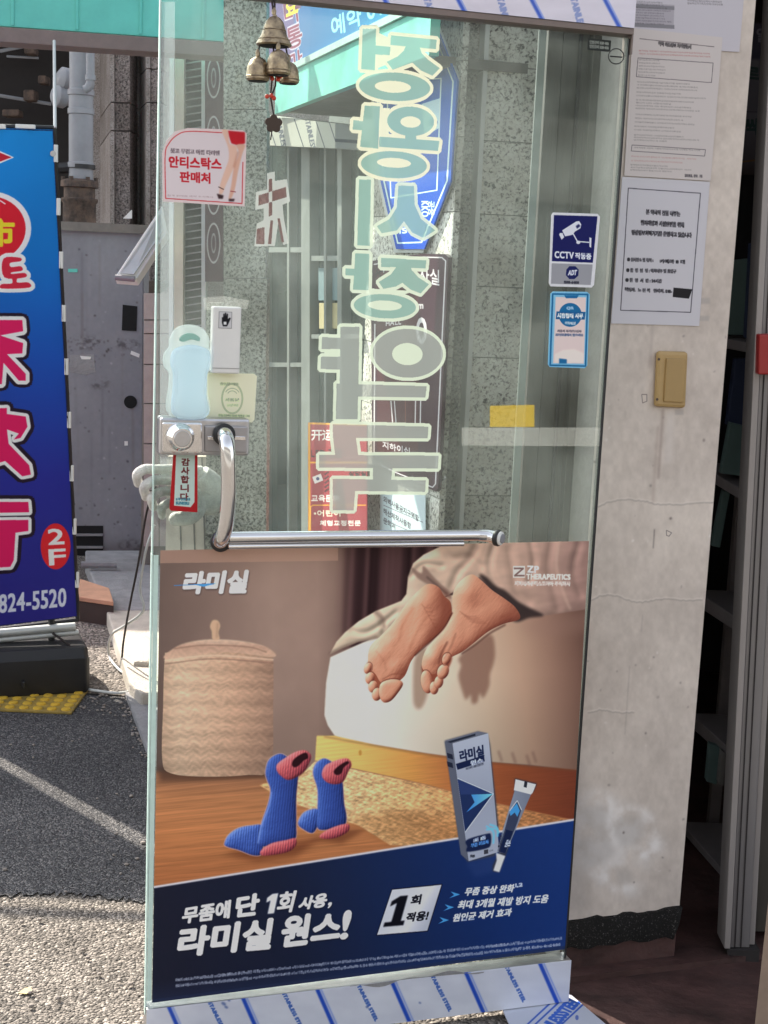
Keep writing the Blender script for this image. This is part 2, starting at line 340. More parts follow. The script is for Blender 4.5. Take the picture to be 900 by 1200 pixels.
class Canvas:
    """A printed sheet lying on a plane; shapes are given where the sheet shows them in the 900 x 1200 view."""
    def __init__(s, plane, quad, ppm, base):
        s.pl = plane; s.quad = quad; uv = plane.uv(quad); s.lo = uv.min(0); s.hi = uv.max(0); s.ppm = ppm
        s.W = max(4, int(math.ceil((s.hi[0] - s.lo[0]) * ppm))); s.H = max(4, int(math.ceil((s.hi[1] - s.lo[1]) * ppm)))
        jj, ii = np.meshgrid(np.arange(s.W) + .5, np.arange(s.H) + .5)
        uvg = np.stack([s.lo[0] + jj.ravel() / ppm, s.hi[1] - ii.ravel() / ppm], 1)
        pr = project(plane.xyz(uvg)); s.X = pr[:, 0].reshape(s.H, s.W).astype(np.float32); s.Y = pr[:, 1].reshape(s.H, s.W).astype(np.float32)
        s.img = np.zeros((s.H, s.W, 3), np.float32); s.img[:] = s.c(base)
        s.k = ppm * np.linalg.norm(plane.uv([np.mean(quad, 0)])[0] - plane.uv([np.mean(quad, 0) + (0, 1)])[0])   # canvas pixels per view pixel
    def c(s, col):
        if callable(col): col = col(s.X, s.Y)
        a = np.asarray(col, np.float32) / 255.0
        return a
    def tc(s, pts):
        uv = s.pl.uv(pts); return np.stack([(uv[:, 0] - s.lo[0]) * s.ppm, (s.hi[1] - uv[:, 1]) * s.ppm], 1)
    def mask(s, polys):
        if len(polys) and np.ndim(polys[0]) == 1: polys = [polys]
        return raster([s.tc(p) for p in polys], s.W, s.H)
    def put(s, m, col, alpha=1.0):
        w = window(m, 0)
        if w is None: return
        k = (m[w] * alpha)[..., None]; cc = s.c(col); cc = cc[w] if cc.ndim == 3 else cc
        s.img[w] = s.img[w] * (1 - k) + cc * k
    def fill(s, polys, col, soft=0, alpha=1.0, smooth=False):
        if smooth: polys = smooth_poly(polys)
        m = s.mask(polys)
        if soft: m = blur(m, soft * s.k)
        s.put(m, col, alpha); return m
    def line(s, pts, w, col, soft=0, alpha=1.0):
        pts = [np.array(p, float) for p in pts]; m = np.zeros((s.H, s.W), np.float32)
        for a, b in zip(pts[:-1], pts[1:]):
            d = b - a; L = np.hypot(*d) or 1; q = np.array([-d[1], d[0]]) / L * w / 2; e = d / L * w * .25
            m = np.maximum(m, s.mask([a + q - e, b + q + e, b - q + e, a - q - e]))
        if soft: m = blur(m, soft * s.k)
        s.put(m, col, alpha); return m
    def tmask(s, txt, TL, TR, BR, BL, bold=0):
        V, P = glyphs(txt); TL, TR, BR, BL = [np.array(q, float) for q in (TL, TR, BR, BL)]
        x, y = V[:, :1], V[:, 1:]; q = (BL * (1 - x) + BR * x) * (1 - y) + (TL * (1 - x) + TR * x) * y
        cq = s.tc(q); m = raster([cq[p] for p in P], s.W, s.H)
        if bold: m = dilate(m, bold * s.k)
        return m
    def text(s, txt, TL, TR, BR, BL, col, bold=0, soft=0, alpha=1.0):
        m = s.tmask(txt, TL, TR, BR, BL, bold)
        if soft: m = blur(m, soft * s.k)
        s.put(m, col, alpha); return m
    def row(s, txt, x0, y0, x1, y1, h, col, bold=0, sl=0.0, soft=0, alpha=1.0):
        """A line of print: baseline (x0,y0)-(x1,y1), height h, slant sl."""
        return s.text(txt, (x0 + sl, y0 - h), (x1 + sl, y1 - h), (x1, y1), (x0, y0), col, bold, soft, alpha)
    def material(s, name, gain=1.0, rough=.5, spec=.15, bump=0.0, gamma=1.0, coat=0):
        im = bpy.data.images.new(name, s.W, s.H, alpha=False)
        a = np.ones((s.H, s.W, 4), np.float32); a[..., :3] = l2s(np.minimum(.92, s2l(np.clip(s.img, 0, 1)) ** gamma * gain))[::-1]
        im.pixels.foreach_set(np.ascontiguousarray(a).ravel()); im.update(); im.pack()
        m, t, p = new_mat(name); L = t.links; tx = t.nodes.new("ShaderNodeTexImage"); tx.image = im; tx.extension = 'EXTEND'
        L.new(tx.outputs[0], p.inputs["Base Color"]); p.inputs["Roughness"].default_value = rough; p.inputs["Specular IOR Level"].default_value = spec
        if coat: p.inputs["Coat Weight"].default_value = coat; p.inputs["Coat Roughness"].default_value = .08
        if bump:
            tc = t.nodes.new("ShaderNodeTexCoord"); n = t.nodes.new("ShaderNodeTexNoise"); n.inputs["Scale"].default_value = 9; n.inputs["Detail"].default_value = 5
            L.new(tc.outputs["Object"], n.inputs["Vector"]); b = t.nodes.new("ShaderNodeBump"); b.inputs["Strength"].default_value = bump; b.inputs["Distance"].default_value = .01
            L.new(n.outputs["Fac"], b.inputs["Height"]); L.new(b.outputs[0], p.inputs["Normal"])
        return m
    def sheet(s, name, m, thick=.001, parent=None, quad=None, off=0.0, **tags):
        """The sheet itself: outline polygon with real thickness, print mapped onto it."""
        q = s.pl.uv(quad if quad is not None else s.quad); n = len(q)
        f = s.pl.xyz(q, off + thick); b = s.pl.xyz(q, off)
        V = np.concatenate([f, b]); F = [tuple(range(n)), tuple(range(2 * n - 1, n - 1, -1))] + [(i, i + n, (i + 1) % n + n, (i + 1) % n) for i in range(n)]
        mb = MB(); mb.add(V, F); o = mb.build(name, m, parent, **tags); me = o.data
        ul = me.uv_layers.new(name="print"); w = wloc(o)
        for lp in me.loops:
            co = np.array(me.vertices[lp.vertex_index].co) + np.array(w) - s.pl.P
            ul.data[lp.index].uv = ((co @ s.pl.u - s.lo[0]) / (s.W / s.ppm), 1 - (s.hi[1] - co @ s.pl.v) / (s.H / s.ppm))
        return o
    def cut(s, m, step=1):
        """Flat mesh strips covering a mask (for cut film)."""
        mb = MB(); H, W = m.shape
        for i in range(H):
            r = m[i]; on = r > .5
            if not on.any(): continue
            d = np.diff(np.concatenate([[0], on.astype(int), [0]])); st = np.where(d == 1)[0]; en = np.where(d == -1)[0]
            for a, b in zip(st, en):
                xa = a - ((r[a] - .5) / max(1e-3, r[a] - r[a - 1]) if a > 0 else 0) + .5; xb = b - .5 + ((r[b - 1] - .5) / max(1e-3, r[b - 1] - r[b]) if b < W else 0)
                q = np.array([(xa, i), (xb, i), (xb, i + 1), (xa, i + 1)]); uv = np.stack([s.lo[0] + q[:, 0] / s.ppm, s.hi[1] - q[:, 1] / s.ppm], 1)
                mb.add(s.pl.xyz(uv), [(0, 1, 2, 3)])
        return mb
def lerp(x, xs, cols):
    cols = np.array(cols, float); return np.stack([np.interp(x, xs, cols[:, k]) for k in range(3)], -1)
def blocky(words, seed, n):
    r = random.Random(seed); return ''.join(r.choice(words) for _ in range(n))
HANGUL = "가나다라사아정보약국시인지기 "

# ================================================================== planes of the place
DU = np.array([0.9522365, 0.3053614, 0.0])
DOOR = Plane((-0.4325879, 2.6086502, 0.0), DU)            # inner face of the glass door
WALL = DOOR.shift(-0.12)                                   # face of the plaster pillar
def DW(u, o, z): return DOOR.P + DU * u + DOOR.n * o + np.array([0, 0, z])
def duz(px, py, off=0.0): return DOOR.shift(off).uv([(px, py)])[0]
def dbox(mb, u0, u1, o0, o1, z0, z1):
    v = [DW(u, o, z) for z in (z0, z1) for o in (o0, o1) for u in (u0, u1)]
    return mb.add(v, [(0, 2, 3, 1), (4, 5, 7, 6), (0, 1, 5, 4), (2, 6, 7, 3), (0, 4, 6, 2), (1, 3, 7, 5)])
SD = nrm((-0.31, 0.95, 0))                                 # direction in which the side street recedes
YR = 4.4
SIDE = Plane((at(530, 400, YR)[0], YR, 0), -SD)            # granite side wall behind the door
FRONT = Plane(at(580, 400, YR + .15) * (1, 1, 0), (0.98, 0.2, 0))   # granite pilaster face
BAN = Plane(ground(88, 800) * (1, 1, 0), (math.cos(R(20)), math.sin(R(20)), 0))
def facing(Y): return Plane((0, Y, 0), (1, 0, 0))
def slab(name, plane, quad, thick, m, parent=None, proud=0.0, bevel=0, **tags):
    """A block whose front face is the quad, reaching back by its real thickness."""
    u = plane.uv(quad); mb = MB(); mb.hexa(plane.xyz(u, proud), plane.xyz(u, proud - thick)); return mb.build(name, m, parent, bevel=bevel, **tags)
def rect(x0, y0, x1, y1): return [(x0, y0), (x1, y0), (x1, y1), (x0, y1)]

M = dict(
    chips=aggregate("stone_chip_paving", (.042, .038, .034), (.43, .385, .34), 150, 1.0, .008, (.215, .192, .17)),
    asphalt=aggregate("dark_asphalt", (.026, .026, .029), (.24, .23, .225), 190, 1.0, .006, (.10, .10, .105)),
    gravel=aggregate("loose_gravel", (.05, .045, .04), (.42, .37, .33), 95, 1.0, .012, (.2, .175, .155)),
    floor=mat("red_brown_floor", (.085, .042, .038), .5, 0, .3, 7, .5, 26, dirt=(.03, .017, .016), stretch=(1, 1.3, 1)),
    concrete=mat("pale_concrete", (.50, .46, .40), .85, 0, .2, 12, .5, 120),
    greycon=mat("grey_concrete", (.30, .30, .31), .85, 0, .25, 12, .5, 120),
    granite=granite("grey_granite", (.05, .05, .05), (.45, .44, .40), (.72, .70, .65), 120),
    granite2=granite("pale_granite", (.09, .09, .085), (.64, .63, .57), (.86, .85, .79), 82, (.37, .46, .56)),
    granite3=granite("green_grey_granite", (.08, .08, .07), (.40, .40, .35), (.60, .59, .53), 95, (.38, .5, .62)),
    stone=granite("brown_stone", (.20, .17, .16), (.40, .35, .33), (.52, .47, .44), 120),
    stonerough=granite("rough_brown_stone", (.05, .04, .04), (.26, .215, .20), (.44, .37, .35), 80),
    wallgrey=mat("grey_painted_steel", (.27, .272, .285), .6, 0, .16, 7, .15, 60, dirt=(.2, .2, .21)),
    black=mat("black_plastic", (.018, .018, .02), .45, 0, .2, 20),
    hole=mat("dark_opening", (.006, .006, .007), .9, 0, .1),
    chrome=mat("chrome", (.75, .75, .76), .1, 1, .06, 6),
    steel=mat("brushed_steel", (.52, .52, .54), .32, 1, .08, 40, .05, 300),
    alu=mat("aluminium", (.26, .25, .255), .45, .6, .14, 10, .1, 80, stretch=(1, 1, .1)),
    dimalu=mat("dim_green_aluminium", (.24, .26, .245), .5, .2, .15, 10),
    aluwarm=mat("warm_aluminium", (.34, .315, .305), .5, .3, .14, 10, .1, 80, stretch=(1, 1, .1)),
    grit=mat("grey_grit", (.34, .30, .27), .9, 0, .3, 60, .5, 200),
    alupale=mat("pale_aluminium", (.55, .57, .56), .45, .3, .1, 10),
    teal=mat("teal_sheet", (.13, .60, .50), .4, 0, .12, 5, .05, 20, dirt=(.10, .50, .42)),
    brownedge=mat("brown_edge", (.20, .155, .14), .5, 0, .15, 20),
    soffit=mat("dusty_soffit", (.20, .185, .165), .8, 0, .3, 8),
    mint=mat("mint_glass_edge", (.60, .80, .74), .2, 0, .1, 25, spec=.7),
    white=mat("white_plastic", (.78, .78, .76), .4, 0, .05, 10),
    pipe=mat("grey_pvc_pipe", (.28, .285, .31), .5, 0, .15, 8),
    rust=mat("rusty_iron", (.15, .10, .075), .8, 0, .4, 18, .5, 60, dirt=(.03, .025, .025)),
    yellow=mat("yellow_paving", (.64, .39, .03), .7, 0, .2, 30, .2, 150, dirt=(.55, .36, .04)),
    yellowdirty=mat("dirty_yellow_paving", (.42, .28, .05), .8, 0, .3, 30, .2, 150, dirt=(.20, .15, .05)),  # dirt tone here is painted shadow around the studs
    brick=mat("orange_plank", (.55, .30, .19), .8, 0, .2, 15),
    darkbrown=mat("dark_brown_wood", (.05, .032, .026), .7, 0, .2, 15),
    bronze=mat("aged_bronze", (.42, .33, .21), .38, .9, .35, 60, .3, 150, dirt=(.13, .10, .075)),
    red=mat("red_bead", (.6, .06, .03), .3, 0, .1),
    cord=mat("dark_cord", (.03, .022, .02), .8, 0, .1),
    glove=mat("grey_knit_cotton", (.84, .82, .79), .95, 0, .2, 60, .8, 400, dirt=(.62, .60, .58)),
    beige=mat("beige_plastic", (.46, .31, .13), .4, 0, .08, 15),
    beige2=mat("beige_rocker", (.40, .265, .105), .35, 0, .08, 15),
    jamb=mat("brown_grey_jamb", (.058, .052, .044), .5, 0, .3, 6, .1, 40, stretch=(6, 6, .4)),
    jamb2=mat("grey_jamb", (.17, .165, .155), .5, 0, .15, 6, .1, 40, stretch=(6, 6, .4)),
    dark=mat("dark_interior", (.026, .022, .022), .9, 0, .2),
    shelf=mat("dull_shelf_metal", (.20, .185, .19), .55, .1, .2, 10),
    tealbox=mat("dull_teal_board", (.10, .165, .16), .6, 0, .15, 10),
    navybox=mat("navy_board", (.03, .045, .10), .5, 0, .15, 10),
    redbox=mat("red_plastic", (.30, .02, .02), .4, 0, .1),
    cream=mat("cream_stone", (.62, .55, .46), .6, 0, .15, 9, .1, 60),
    skirt=granite("black_bitumen_paint", (.006, .006, .006), (.012, .011, .011), (.22, .21, .21), 240, (.5, .6, .7)),
    tile=mat("pinkish_wall_tile", (.42, .36, .34), .6, 0, .15, 12, .15, 70),
    leaf=mat("dry_yellow_leaf", (.62, .50, .25), .7, 0, .2, 60),
    bottle=vinyl("milky_plastic", (.86, .95, .94), .38),
    bluetint=vinyl("pale_blue_gel", (.66, .84, .97), .42),
    vinylmint=vinyl("mint_vinyl", (.37, .57, .51), .78),
    vinylcream=vinyl("cream_vinyl", (.92, .88, .68), .9),
    vinylgrey=vinyl("grey_mint_vinyl", (.45, .47, .45), .74),
    vinylpale=vinyl("pale_mint_vinyl", (.80, .87, .72), .88),
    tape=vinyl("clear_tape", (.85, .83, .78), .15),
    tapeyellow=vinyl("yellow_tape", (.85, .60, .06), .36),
    pane=thin_glass("door_glass", (.93, .985, .965), .55, .03),
    shopglass=thin_glass("shop_glass", (.62, .72, .69), .9, .04),
)

# ================================================================== ground
mb = MB(); mb.add([(-150, -150, 0), (150, -150, 0), (150, 150, 0), (-150, 150, 0)], [(0, 1, 2, 3)])
mb.build("ground", M['chips'], kind='structure')
g = lambda x, y, z=0.0: ground(x, y, z)
mb = MB(); jr = random.Random(2); q = [(-4 + 4.2 * i / 500, 3.325 + jr.uniform(-.02, .02) + .008 * math.sin(i * .15), .004) for i in range(501)] + [(-.35, 4.05, .004), g(177, 897, .004), g(147, 817, .004), g(90, 812, .004), (-4, 5.05, .004)]
mb.add(q, [tuple(range(len(q)))]); mb.build("asphalt_road", M['asphalt'], kind='structure')  # darker sheet ends at the shadow line; shade is put into its tone
mb = MB(); mb.prism([g(147, 817, .006), g(177, 897, .006), (-.3, 4.1, .006), (.3, 5.2, .006), g(183, 815, .006)], (0, 0, .02))
mb.build("concrete_path", M['greycon'], kind='structure')
mb = MB(); mb.add([g(92, 812, .008), g(152, 815, .008), g(160, 806, .008), g(128, 726, .008), g(88, 700, .008), (-2.6, 6.6, .008), (-2.6, 4.95, .008)], [tuple(range(7))])
mb.build("gravel_verge", M['gravel'], kind='structure')
led = thing("stone_ledge", ground(160, 760), "pale concrete ledge in sun along the gravel, beside the glass door", "ledge")
h = .07
mb = MB(); mb.prism([g(124, 713, h), g(152, 800, h), g(165, 812, h), (-.3, 5.0, h), (.1, 6.3, h), g(180, 713, h)], (0, 0, -h)); mb.build("ledge_slab", M['concrete'], led, bevel=.008)
mb = MB(); mb.prism([g(100, 657, h + .004), g(124, 714.5, h + .004), g(180, 714.5, h + .004), (.1, 6.35, h + .004), (-.2, 7.5, h + .004), g(100, 645, h + .004)], (0, 0, -h)); mb.build("grey_slab", M['greycon'], led, bevel=.008)  # grey tone puts shade into the far part of the ledge
mb = MB(); c = g(163, 800, 0); mb.box(c[0] - .02, c[0] + .04, c[1] - .02, c[1] + .03, .004, .09); mb.build("marker_block", M['concrete'], led, bevel=.01)
mb = MB(); F = [g(660, 1112, 0), g(900, 1080, 0)]
mb.box(.42, 2.6, 2.2, 6.0, -.05, .012); mb.build("entry_floor", M['floor'], kind='structure')
mb = MB(); mb.prism([DW(.935, -.075, .026), DW(2.6, -.075, .026), DW(2.6, -2.8, .026), DW(.935, -2.8, .026)], (0, 0, -.03)); mb.build("threshold_floor", M['floor'], kind='structure')

# ================================================================== left side of the alley
# grey painted steel wall
Yg = 7.4; G = facing(Yg)
gw = thing("grey_steel_wall", at(100, 655, Yg) * (1, 1, 0), "grey painted steel wall with black hatch holes and chipped paint, behind the blue banner", "wall")
zt = at(120, 272, Yg)[2]; x1 = at(167, 450, Yg)[0]
mb = MB(); mb.box(-3.2, x1, Yg + .004, Yg + .15, 0, zt); mb.build("wall_panel", M['wallgrey'], gw)
gq_ = [(40, 270), (167.5, 270), (165, 657), (40, 657)]
gcv = Canvas(G, gq_, 420, lambda X, Y: np.stack([128 + 9 * noise2(X, Y, 40, 60, 81, 4) + 4 * noise2(X, Y, 4, 5, 82), 129 + 9 * noise2(X, Y, 40, 60, 81, 4) + 4 * noise2(X, Y, 4, 5, 82), 135 + 8 * noise2(X, Y, 40, 60, 81, 4) + 4 * noise2(X, Y, 4, 5, 82)], -1))
gr_ = random.Random(4)
for _ in range(150):
    x, y = gr_.uniform(66, 168), gr_.choice((gr_.uniform(270, 657), gr_.uniform(395, 425), gr_.uniform(500, 657)))
    gcv.fill(ell(x, y, gr_.uniform(.4, 1.8), gr_.uniform(.4, 1.4), gr_.uniform(0, 90), 8), gr_.choice([(72, 70, 78), (90, 88, 96), (164, 164, 170), (60, 54, 54)]), .2, gr_.uniform(.4, .9))
for _ in range(16):
    x, y = gr_.uniform(70, 165), gr_.uniform(272, 520); gcv.line([(x, y), (x + gr_.uniform(-.5, .8), y + gr_.uniform(30, 110))], gr_.uniform(.6, 2.5), gr_.choice([(96, 94, 100), (150, 150, 156), (104, 92, 86)]), .8, gr_.uniform(.2, .45))
for (x, y, w_) in ((100, 402, 22), (120, 447, 8), (150, 404, 14), (116, 452, 10), (158, 640, 20)): gcv.put(blur(gcv.mask(ell(x, y, w_, w_ * .35)), 2 * gcv.k) * np.clip(.3 + noise2(gcv.X, gcv.Y, 5, 4, 83, 3) * 1.6, 0, 1), (80, 76, 80), .8)
gcv.fill([(40, 640), (168, 636), (168, 660), (40, 660)], (88, 84, 86), 8, .6)
gcv.sheet("painted_face", gcv.material("painted_steel_face", 1.15, .6), .003, gw, off=-.002)
mb = MB(); mb.box(-3.2, x1 + .03, Yg - .03, Yg + .18, zt, zt + .045); mb.build("coping", M['soffit'], gw)
slab("hatch", G, [(144, 357), (161, 359), (160, 388), (143, 387)], .02, M['hole'], gw, .006)
mb = MB(); c = at(153, 471, Yg); mb.lathe(c + (0, .01, 0), (0, -1, 0), [(.001, 0), (.034, 0), (.034, .016), (.001, .016)], 20); mb.build("round_hole", M['hole'], gw)
slab("vent", G, rect(89, 616, 121, 653), .02, M['hole'], gw, .005)
for k, yy in enumerate((625, 639.5)):
    slab("vent_bar", G, rect(89, yy, 121, yy + 2.6), .02, M['wallgrey'], gw, .016)
slab("paint_patch", G, rect(80, 315, 91, 319), .004, M['teal'], gw, .004)
for q in ([(154, 411), (164, 415), (163, 419), (153, 415)], [(94, 417), (107, 418), (106, 421), (96, 421)], [(146, 517), (150, 517), (150, 522), (146, 522)]):
    slab("flake", G, q, .004, M['white'], gw, .005)
slab("bare_patch", G, [(82, 416), (110, 415), (112, 436), (100, 439), (82, 436)], .004, M['greycon'], gw, .003)
# stone pilasters beyond it
Ys = 8.3
sp = thing("stone_pilaster", at(135, 300, Ys) * (1, 1, 0), "brown stone pilaster with a rough front face, next to the grey drain pipe", "pilaster")
sp2 = thing("stone_pilaster", at(170, 300, Ys) * (1, 1, 0), "brown stone pilaster half hidden by the glass door edge", "pilaster")
def pil(par, xa, xb, xc, joints, slope):
    ys = [20] + joints + [330]
    for a, b in zip(ys[:-1], ys[1:]):
        slab("stone_block", facing(Ys), [(xb, a + .7), (xc, a + .7), (xc, b - .7), (xb, b - .7)], .5, M['stonerough'], par)
        slab("stone_trim", facing(Ys), [(xb - 5, a + .7), (xb - .5, a + .7), (xb - .5, b - .7), (xb - 5, b - .7)], .5, M['stone'], par, .02)
        pa = [at(xb - 5.5, a + .7, Ys - .02), at(xa, a + .7 + slope, Ys + .7), at(xa, b - .7 + slope, Ys + .7), at(xb - 5.5, b - .7, Ys - .02)]
        mb = MB(); mb.hexa(pa, [p + (.12, .3, 0) for p in pa]); mb.build("stone_side", M['stone'], par)
pil(sp, 117, 135, 152, [120.5, 153.5], 18)
pil(sp2, 153, 177, 190, [81, 120.5], 18)
mb = MB(); mb.box(at(108, 200, 9.3)[0], .2, 9.3, 9.5, 0, 3.4); mb.build("far_wall", M['stone'], kind='structure')
# void with pipes, under the awning
vd = thing("dark_shelter", at(30, 150, 9.6) * (1, 1, 0), "dark open shelter full of old pipework above the grey wall", "shelter")
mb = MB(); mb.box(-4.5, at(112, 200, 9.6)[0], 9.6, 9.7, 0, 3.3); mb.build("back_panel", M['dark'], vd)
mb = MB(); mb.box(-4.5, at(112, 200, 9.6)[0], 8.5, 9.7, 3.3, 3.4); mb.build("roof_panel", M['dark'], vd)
for (a, b, r) in (((0, 60), (60, 48), .012), ((8, 66), (45, 68), .008), ((0, 112), (60, 122), .012), ((30, 44), (42, 62), .02)):
    mb = MB(); mb.tube([at(*a, 9.4), at(*b, 9.4)], r, 6); mb.build("conduit", M['pipe'], vd)
for (x, y, w_, h_) in ((28, 55, 12, 8), (44, 88, 10, 10), (27, 105, 13, 13), (2, 128, 20, 8), (58, 110, 10, 6)):
    slab("bracket_box", facing(9.3), rect(x, y, x + w_, y + h_), .12, M['rust'], vd, bevel=.01)
dp = thing("drain_pipe", at(95, 262, 7.9) * (1, 1, 0), "thick grey drain pipe on a rusty flange above the grey wall", "pipe")
cx0 = lambda x, y, Y=7.9: at(x, y, Y)
mb = MB(); mb.tube([cx0(94, 40), cx0(94, 104), cx0(95, 104.5), cx0(95, 212)], [.058, .058, .066, .066], 20); mb.build("pipe_body", M['pipe'], dp, True)
for yy in (105, 127, 190):
    mb = MB(); mb.lathe(cx0(95, yy), (0, 0, -1), [(.066, 0), (.072, .004), (.072, .03), (.066, .034)], 20); mb.build("collar", M['pipe'], dp, True)
mb = MB(); c = cx0(93, 262); top = cx0(93, 210)[2] - c[2]
mb.lathe(c, (0, 0, 1), [(.09, 0), (.09, top * .45), (.1, top * .5), (.1, top * .56), (.085, top * .58), (.085, top * .8), (.102, top * .82), (.102, top * .95), (.07, top)], 20); mb.build("flange", M['rust'], dp, True)
for k in range(6):
    an = k * 1.05 + .2; mb = MB(); p = c + (math.cos(an) * .088, math.sin(an) * .088, top * .9); mb.lathe(p, (0, 0, 1), [(.012, 0), (.012, .035), (.001, .026)], 6); mb.build("bolt", M['rust'], dp)
mb = MB(); c2 = cx0(96, 193); mb.lathe(c2, (0, 0, -1), [(.066, 0), (.073, 0), (.073, .022), (.066, .022)], 20); mb.build("clamp", M['black'], dp, True)
mb = MB(); mb.tube([cx0(84, 196), cx0(70, 197)], .03, 8); mb.build("clamp_arm", M['black'], dp)
el = thing("elbow_pipe", at(108, 100, 7.8) * (1, 1, 0), "thin grey pipe with an elbow running into the thick drain pipe", "pipe")
mb = MB(); mb.tube([at(106, 40, 7.8), at(106, 92, 7.8), at(105.5, 98, 7.8), at(103, 103, 7.8), at(99, 105, 7.8)], .023, 12); mb.build("pipe_body", M['pipe'], el, True)
mb = MB(); mb.tube([at(106, 88, 7.8), at(106, 94, 7.8)], .028, 12); mb.build("socket", M['pipe'], el, True)
for (x, y, r, lab) in ((73, 92, 12.5, "upper white round vent cap beside the drain pipe"), (67, 112, 12.5, "lower white round vent cap beside the drain pipe")):
    vc = thing("vent_cap", at(x, y, 8.1), lab, "vent cap", "white round vent caps by the drain pipe")
    rr = r / FPX * 8.3
    mb = MB(); p = at(x, y, 8.1); ax = nrm((-.75, -.6, .1)); mb.lathe(p + ax * .02, -ax, [(.001, -.01), (rr * .6, -.005), (rr, .015), (rr, .06), (rr * .7, .08), (rr * .55, .2)], 20); mb.build("cap", M['pipe'], vc, True)
# tiled wall strip near the door edge
tw = thing("tiled_wall", at(180, 640, 6.9) * (1, 1, 0), "narrow wall of pinkish stone tiles just left of the glass door", "wall")
Yt = 6.9; ys = [343, 375, 391, 427, 473, 520, 575, 641]
for a, b in zip(ys[:-1], ys[1:]):
    for xa, xb in ((168.5, 186), (187, 206)):
        slab("tile", facing(Yt), rect(xa, a + .8, xb, b - .8), .04, M['tile'], tw)
mb = MB(); p = at(169, 345, Yt + .01); mb.box(p[0], at(212, 345, Yt)[0], Yt + .01, Yt + .2, .05, p[2]); mb.build("backing", M['soffit'], tw)
# white tilted flap
fl = thing("tilted_flap", at(160, 325, 6.2), "white tilted flap panel sticking out beside the glass door edge", "flap")
pa = [at(134, 325, 6.0), at(160, 327, 6.0), at(196, 272, 6.1), at(190, 240, 6.1)]
mb = MB(); mb.hexa(pa, [p + (.0, .05, -.03) for p in pa]); mb.build("flap_panel", M['white'], fl, bevel=.005)
pb = [at(141, 321, 5.985), at(157, 322, 5.985), at(192, 270, 6.085), at(187, 252, 6.085)]
mb = MB(); mb.hexa([p + (0, -.004, .003) for p in pb], pb); mb.build("flap_inset", M['alupale'], fl)
mb = MB(); mb.tube([at(135, 325, 5.98), at(158, 327, 5.98)], .012, 8); mb.build("flap_edge", M['alu'], fl)
slab("white_tag", facing(7.3), [(144, 256), (154, 246), (154, 256)], .02, M['white'], None, label="small white triangular tag on the stone pilaster foot", category="tag")

# teal awning at the top left
Ya = 5.7; aw = thing("teal_awning", at(130, 45, Ya), "teal sheet awning fascia with a brown lower edge, top left", "awning")
A0, A1 = at(0, 32, Ya), at(265, 52, Ya + .15); ax_ = nrm((A1 - A0) * (1, 1, 0)); L0 = A0 - ax_ * .35
pts = lambda z0, z1, o: None
def awbox(name, a, b, za, zb, d0, d1, m):
    nn = np.array([-ax_[1], ax_[0], 0]); mb = MB()
    f = [a * (1, 1, 0) + nn * d0 + (0, 0, za), b * (1, 1, 0) + nn * d0 + (0, 0, za), b * (1, 1, 0) + nn * d0 + (0, 0, zb), a * (1, 1, 0) + nn * d0 + (0, 0, zb)]
    mb.hexa(f, [p + nn * (d1 - d0) for p in f]); return mb.build(name, m, aw, bevel=.003)
za = A0[2]
awbox("fascia_sheet", L0, A1, za + .004, za + .36, 0, .03, M['teal'])
awbox("lower_edge", L0, A1, za - .055, za, -.01, .14, M['brownedge'])
awbox("soffit", L0, A1, za - .02, za + .03, .143, .22, M['soffit'])
for k in range(4):
    a = L0 + (A1 - L0) * (.32 + .2 * k); awbox("sheet_seam", a, a + ax_ * .012, za + .01, za + .355, -.006, -.001, M['teal'])
rod = MB(); rod.tube([at(63.5, 48, 5.55), at(64.5, 150, 5.2)], .006, 8); rod.build("hanging_rod", M['alupale'], None, True, label="thin white rod between the awning and the banner top corner", category="rod")

# ------------------------------------------------------------------ blue banner
bn = thing("blue_banner", ground(40, 800), "tall blue to violet banner sign with red and pink lettering on a black base", "banner")
quad = [(-141, 146), (62, 152), (90, 722), (-137, 751)]
def ban_base(X, Y):
    return lerp(Y, [150, 300, 420, 560, 730], [(24, 128, 200), (18, 108, 188), (26, 76, 168), (40, 44, 138), (44, 40, 122)])
cv = Canvas(BAN, quad, 520, ban_base)
cv.img *= (1 + .04 * noise2(cv.X, cv.Y, 60, 90, 3))[..., None]
W_, RED, PINK, DK = (235, 225, 235), (196, 32, 50), (208, 28, 92), (34, 24, 40)
cv.fill([(-60, 168), (-20, 168), (16.5, 184.5), (-20, 200), (-60, 200)], W_); cv.fill([(-60, 171), (-20, 171), (13.5, 184.5), (-20, 197), (-60, 197)], (180, 36, 52))
cv.fill(ell(-12, 268, 48.5, 44), (225, 215, 228)); cv.fill(ell(-12, 268, 42, 38), (200, 30, 48))
cv.line([(0, 235), (6, 239)], 1.4, W_)
cv.text("市", (-14, 257), (16, 257), (16, 288), (-14, 288), (240, 200, 50), 1.0)
def fat(polys, th1, th2, col, rim, dk, sm=True):
    m = np.zeros((cv.H, cv.W), np.float32)
    for p in polys: m = np.maximum(m, cv.mask(smooth_poly(p, 4) if sm else p))
    if th2: cv.put(dilate(m, th2 * cv.k), dk)
    cv.put(dilate(m, th1 * cv.k), rim); cv.put(m, col)
fat([[(4, 303), (23, 302), (24, 306), (12, 308), (13, 313), (24, 312), (26, 317), (14, 319), (14, 321), (29, 320), (29, 325), (5, 325)],
     [(14, 325), (20, 325), (20, 331), (33, 331), (34, 337), (2, 338), (2, 333), (14, 332)]], 4.6, 0, (196, 40, 62), W_, DK)
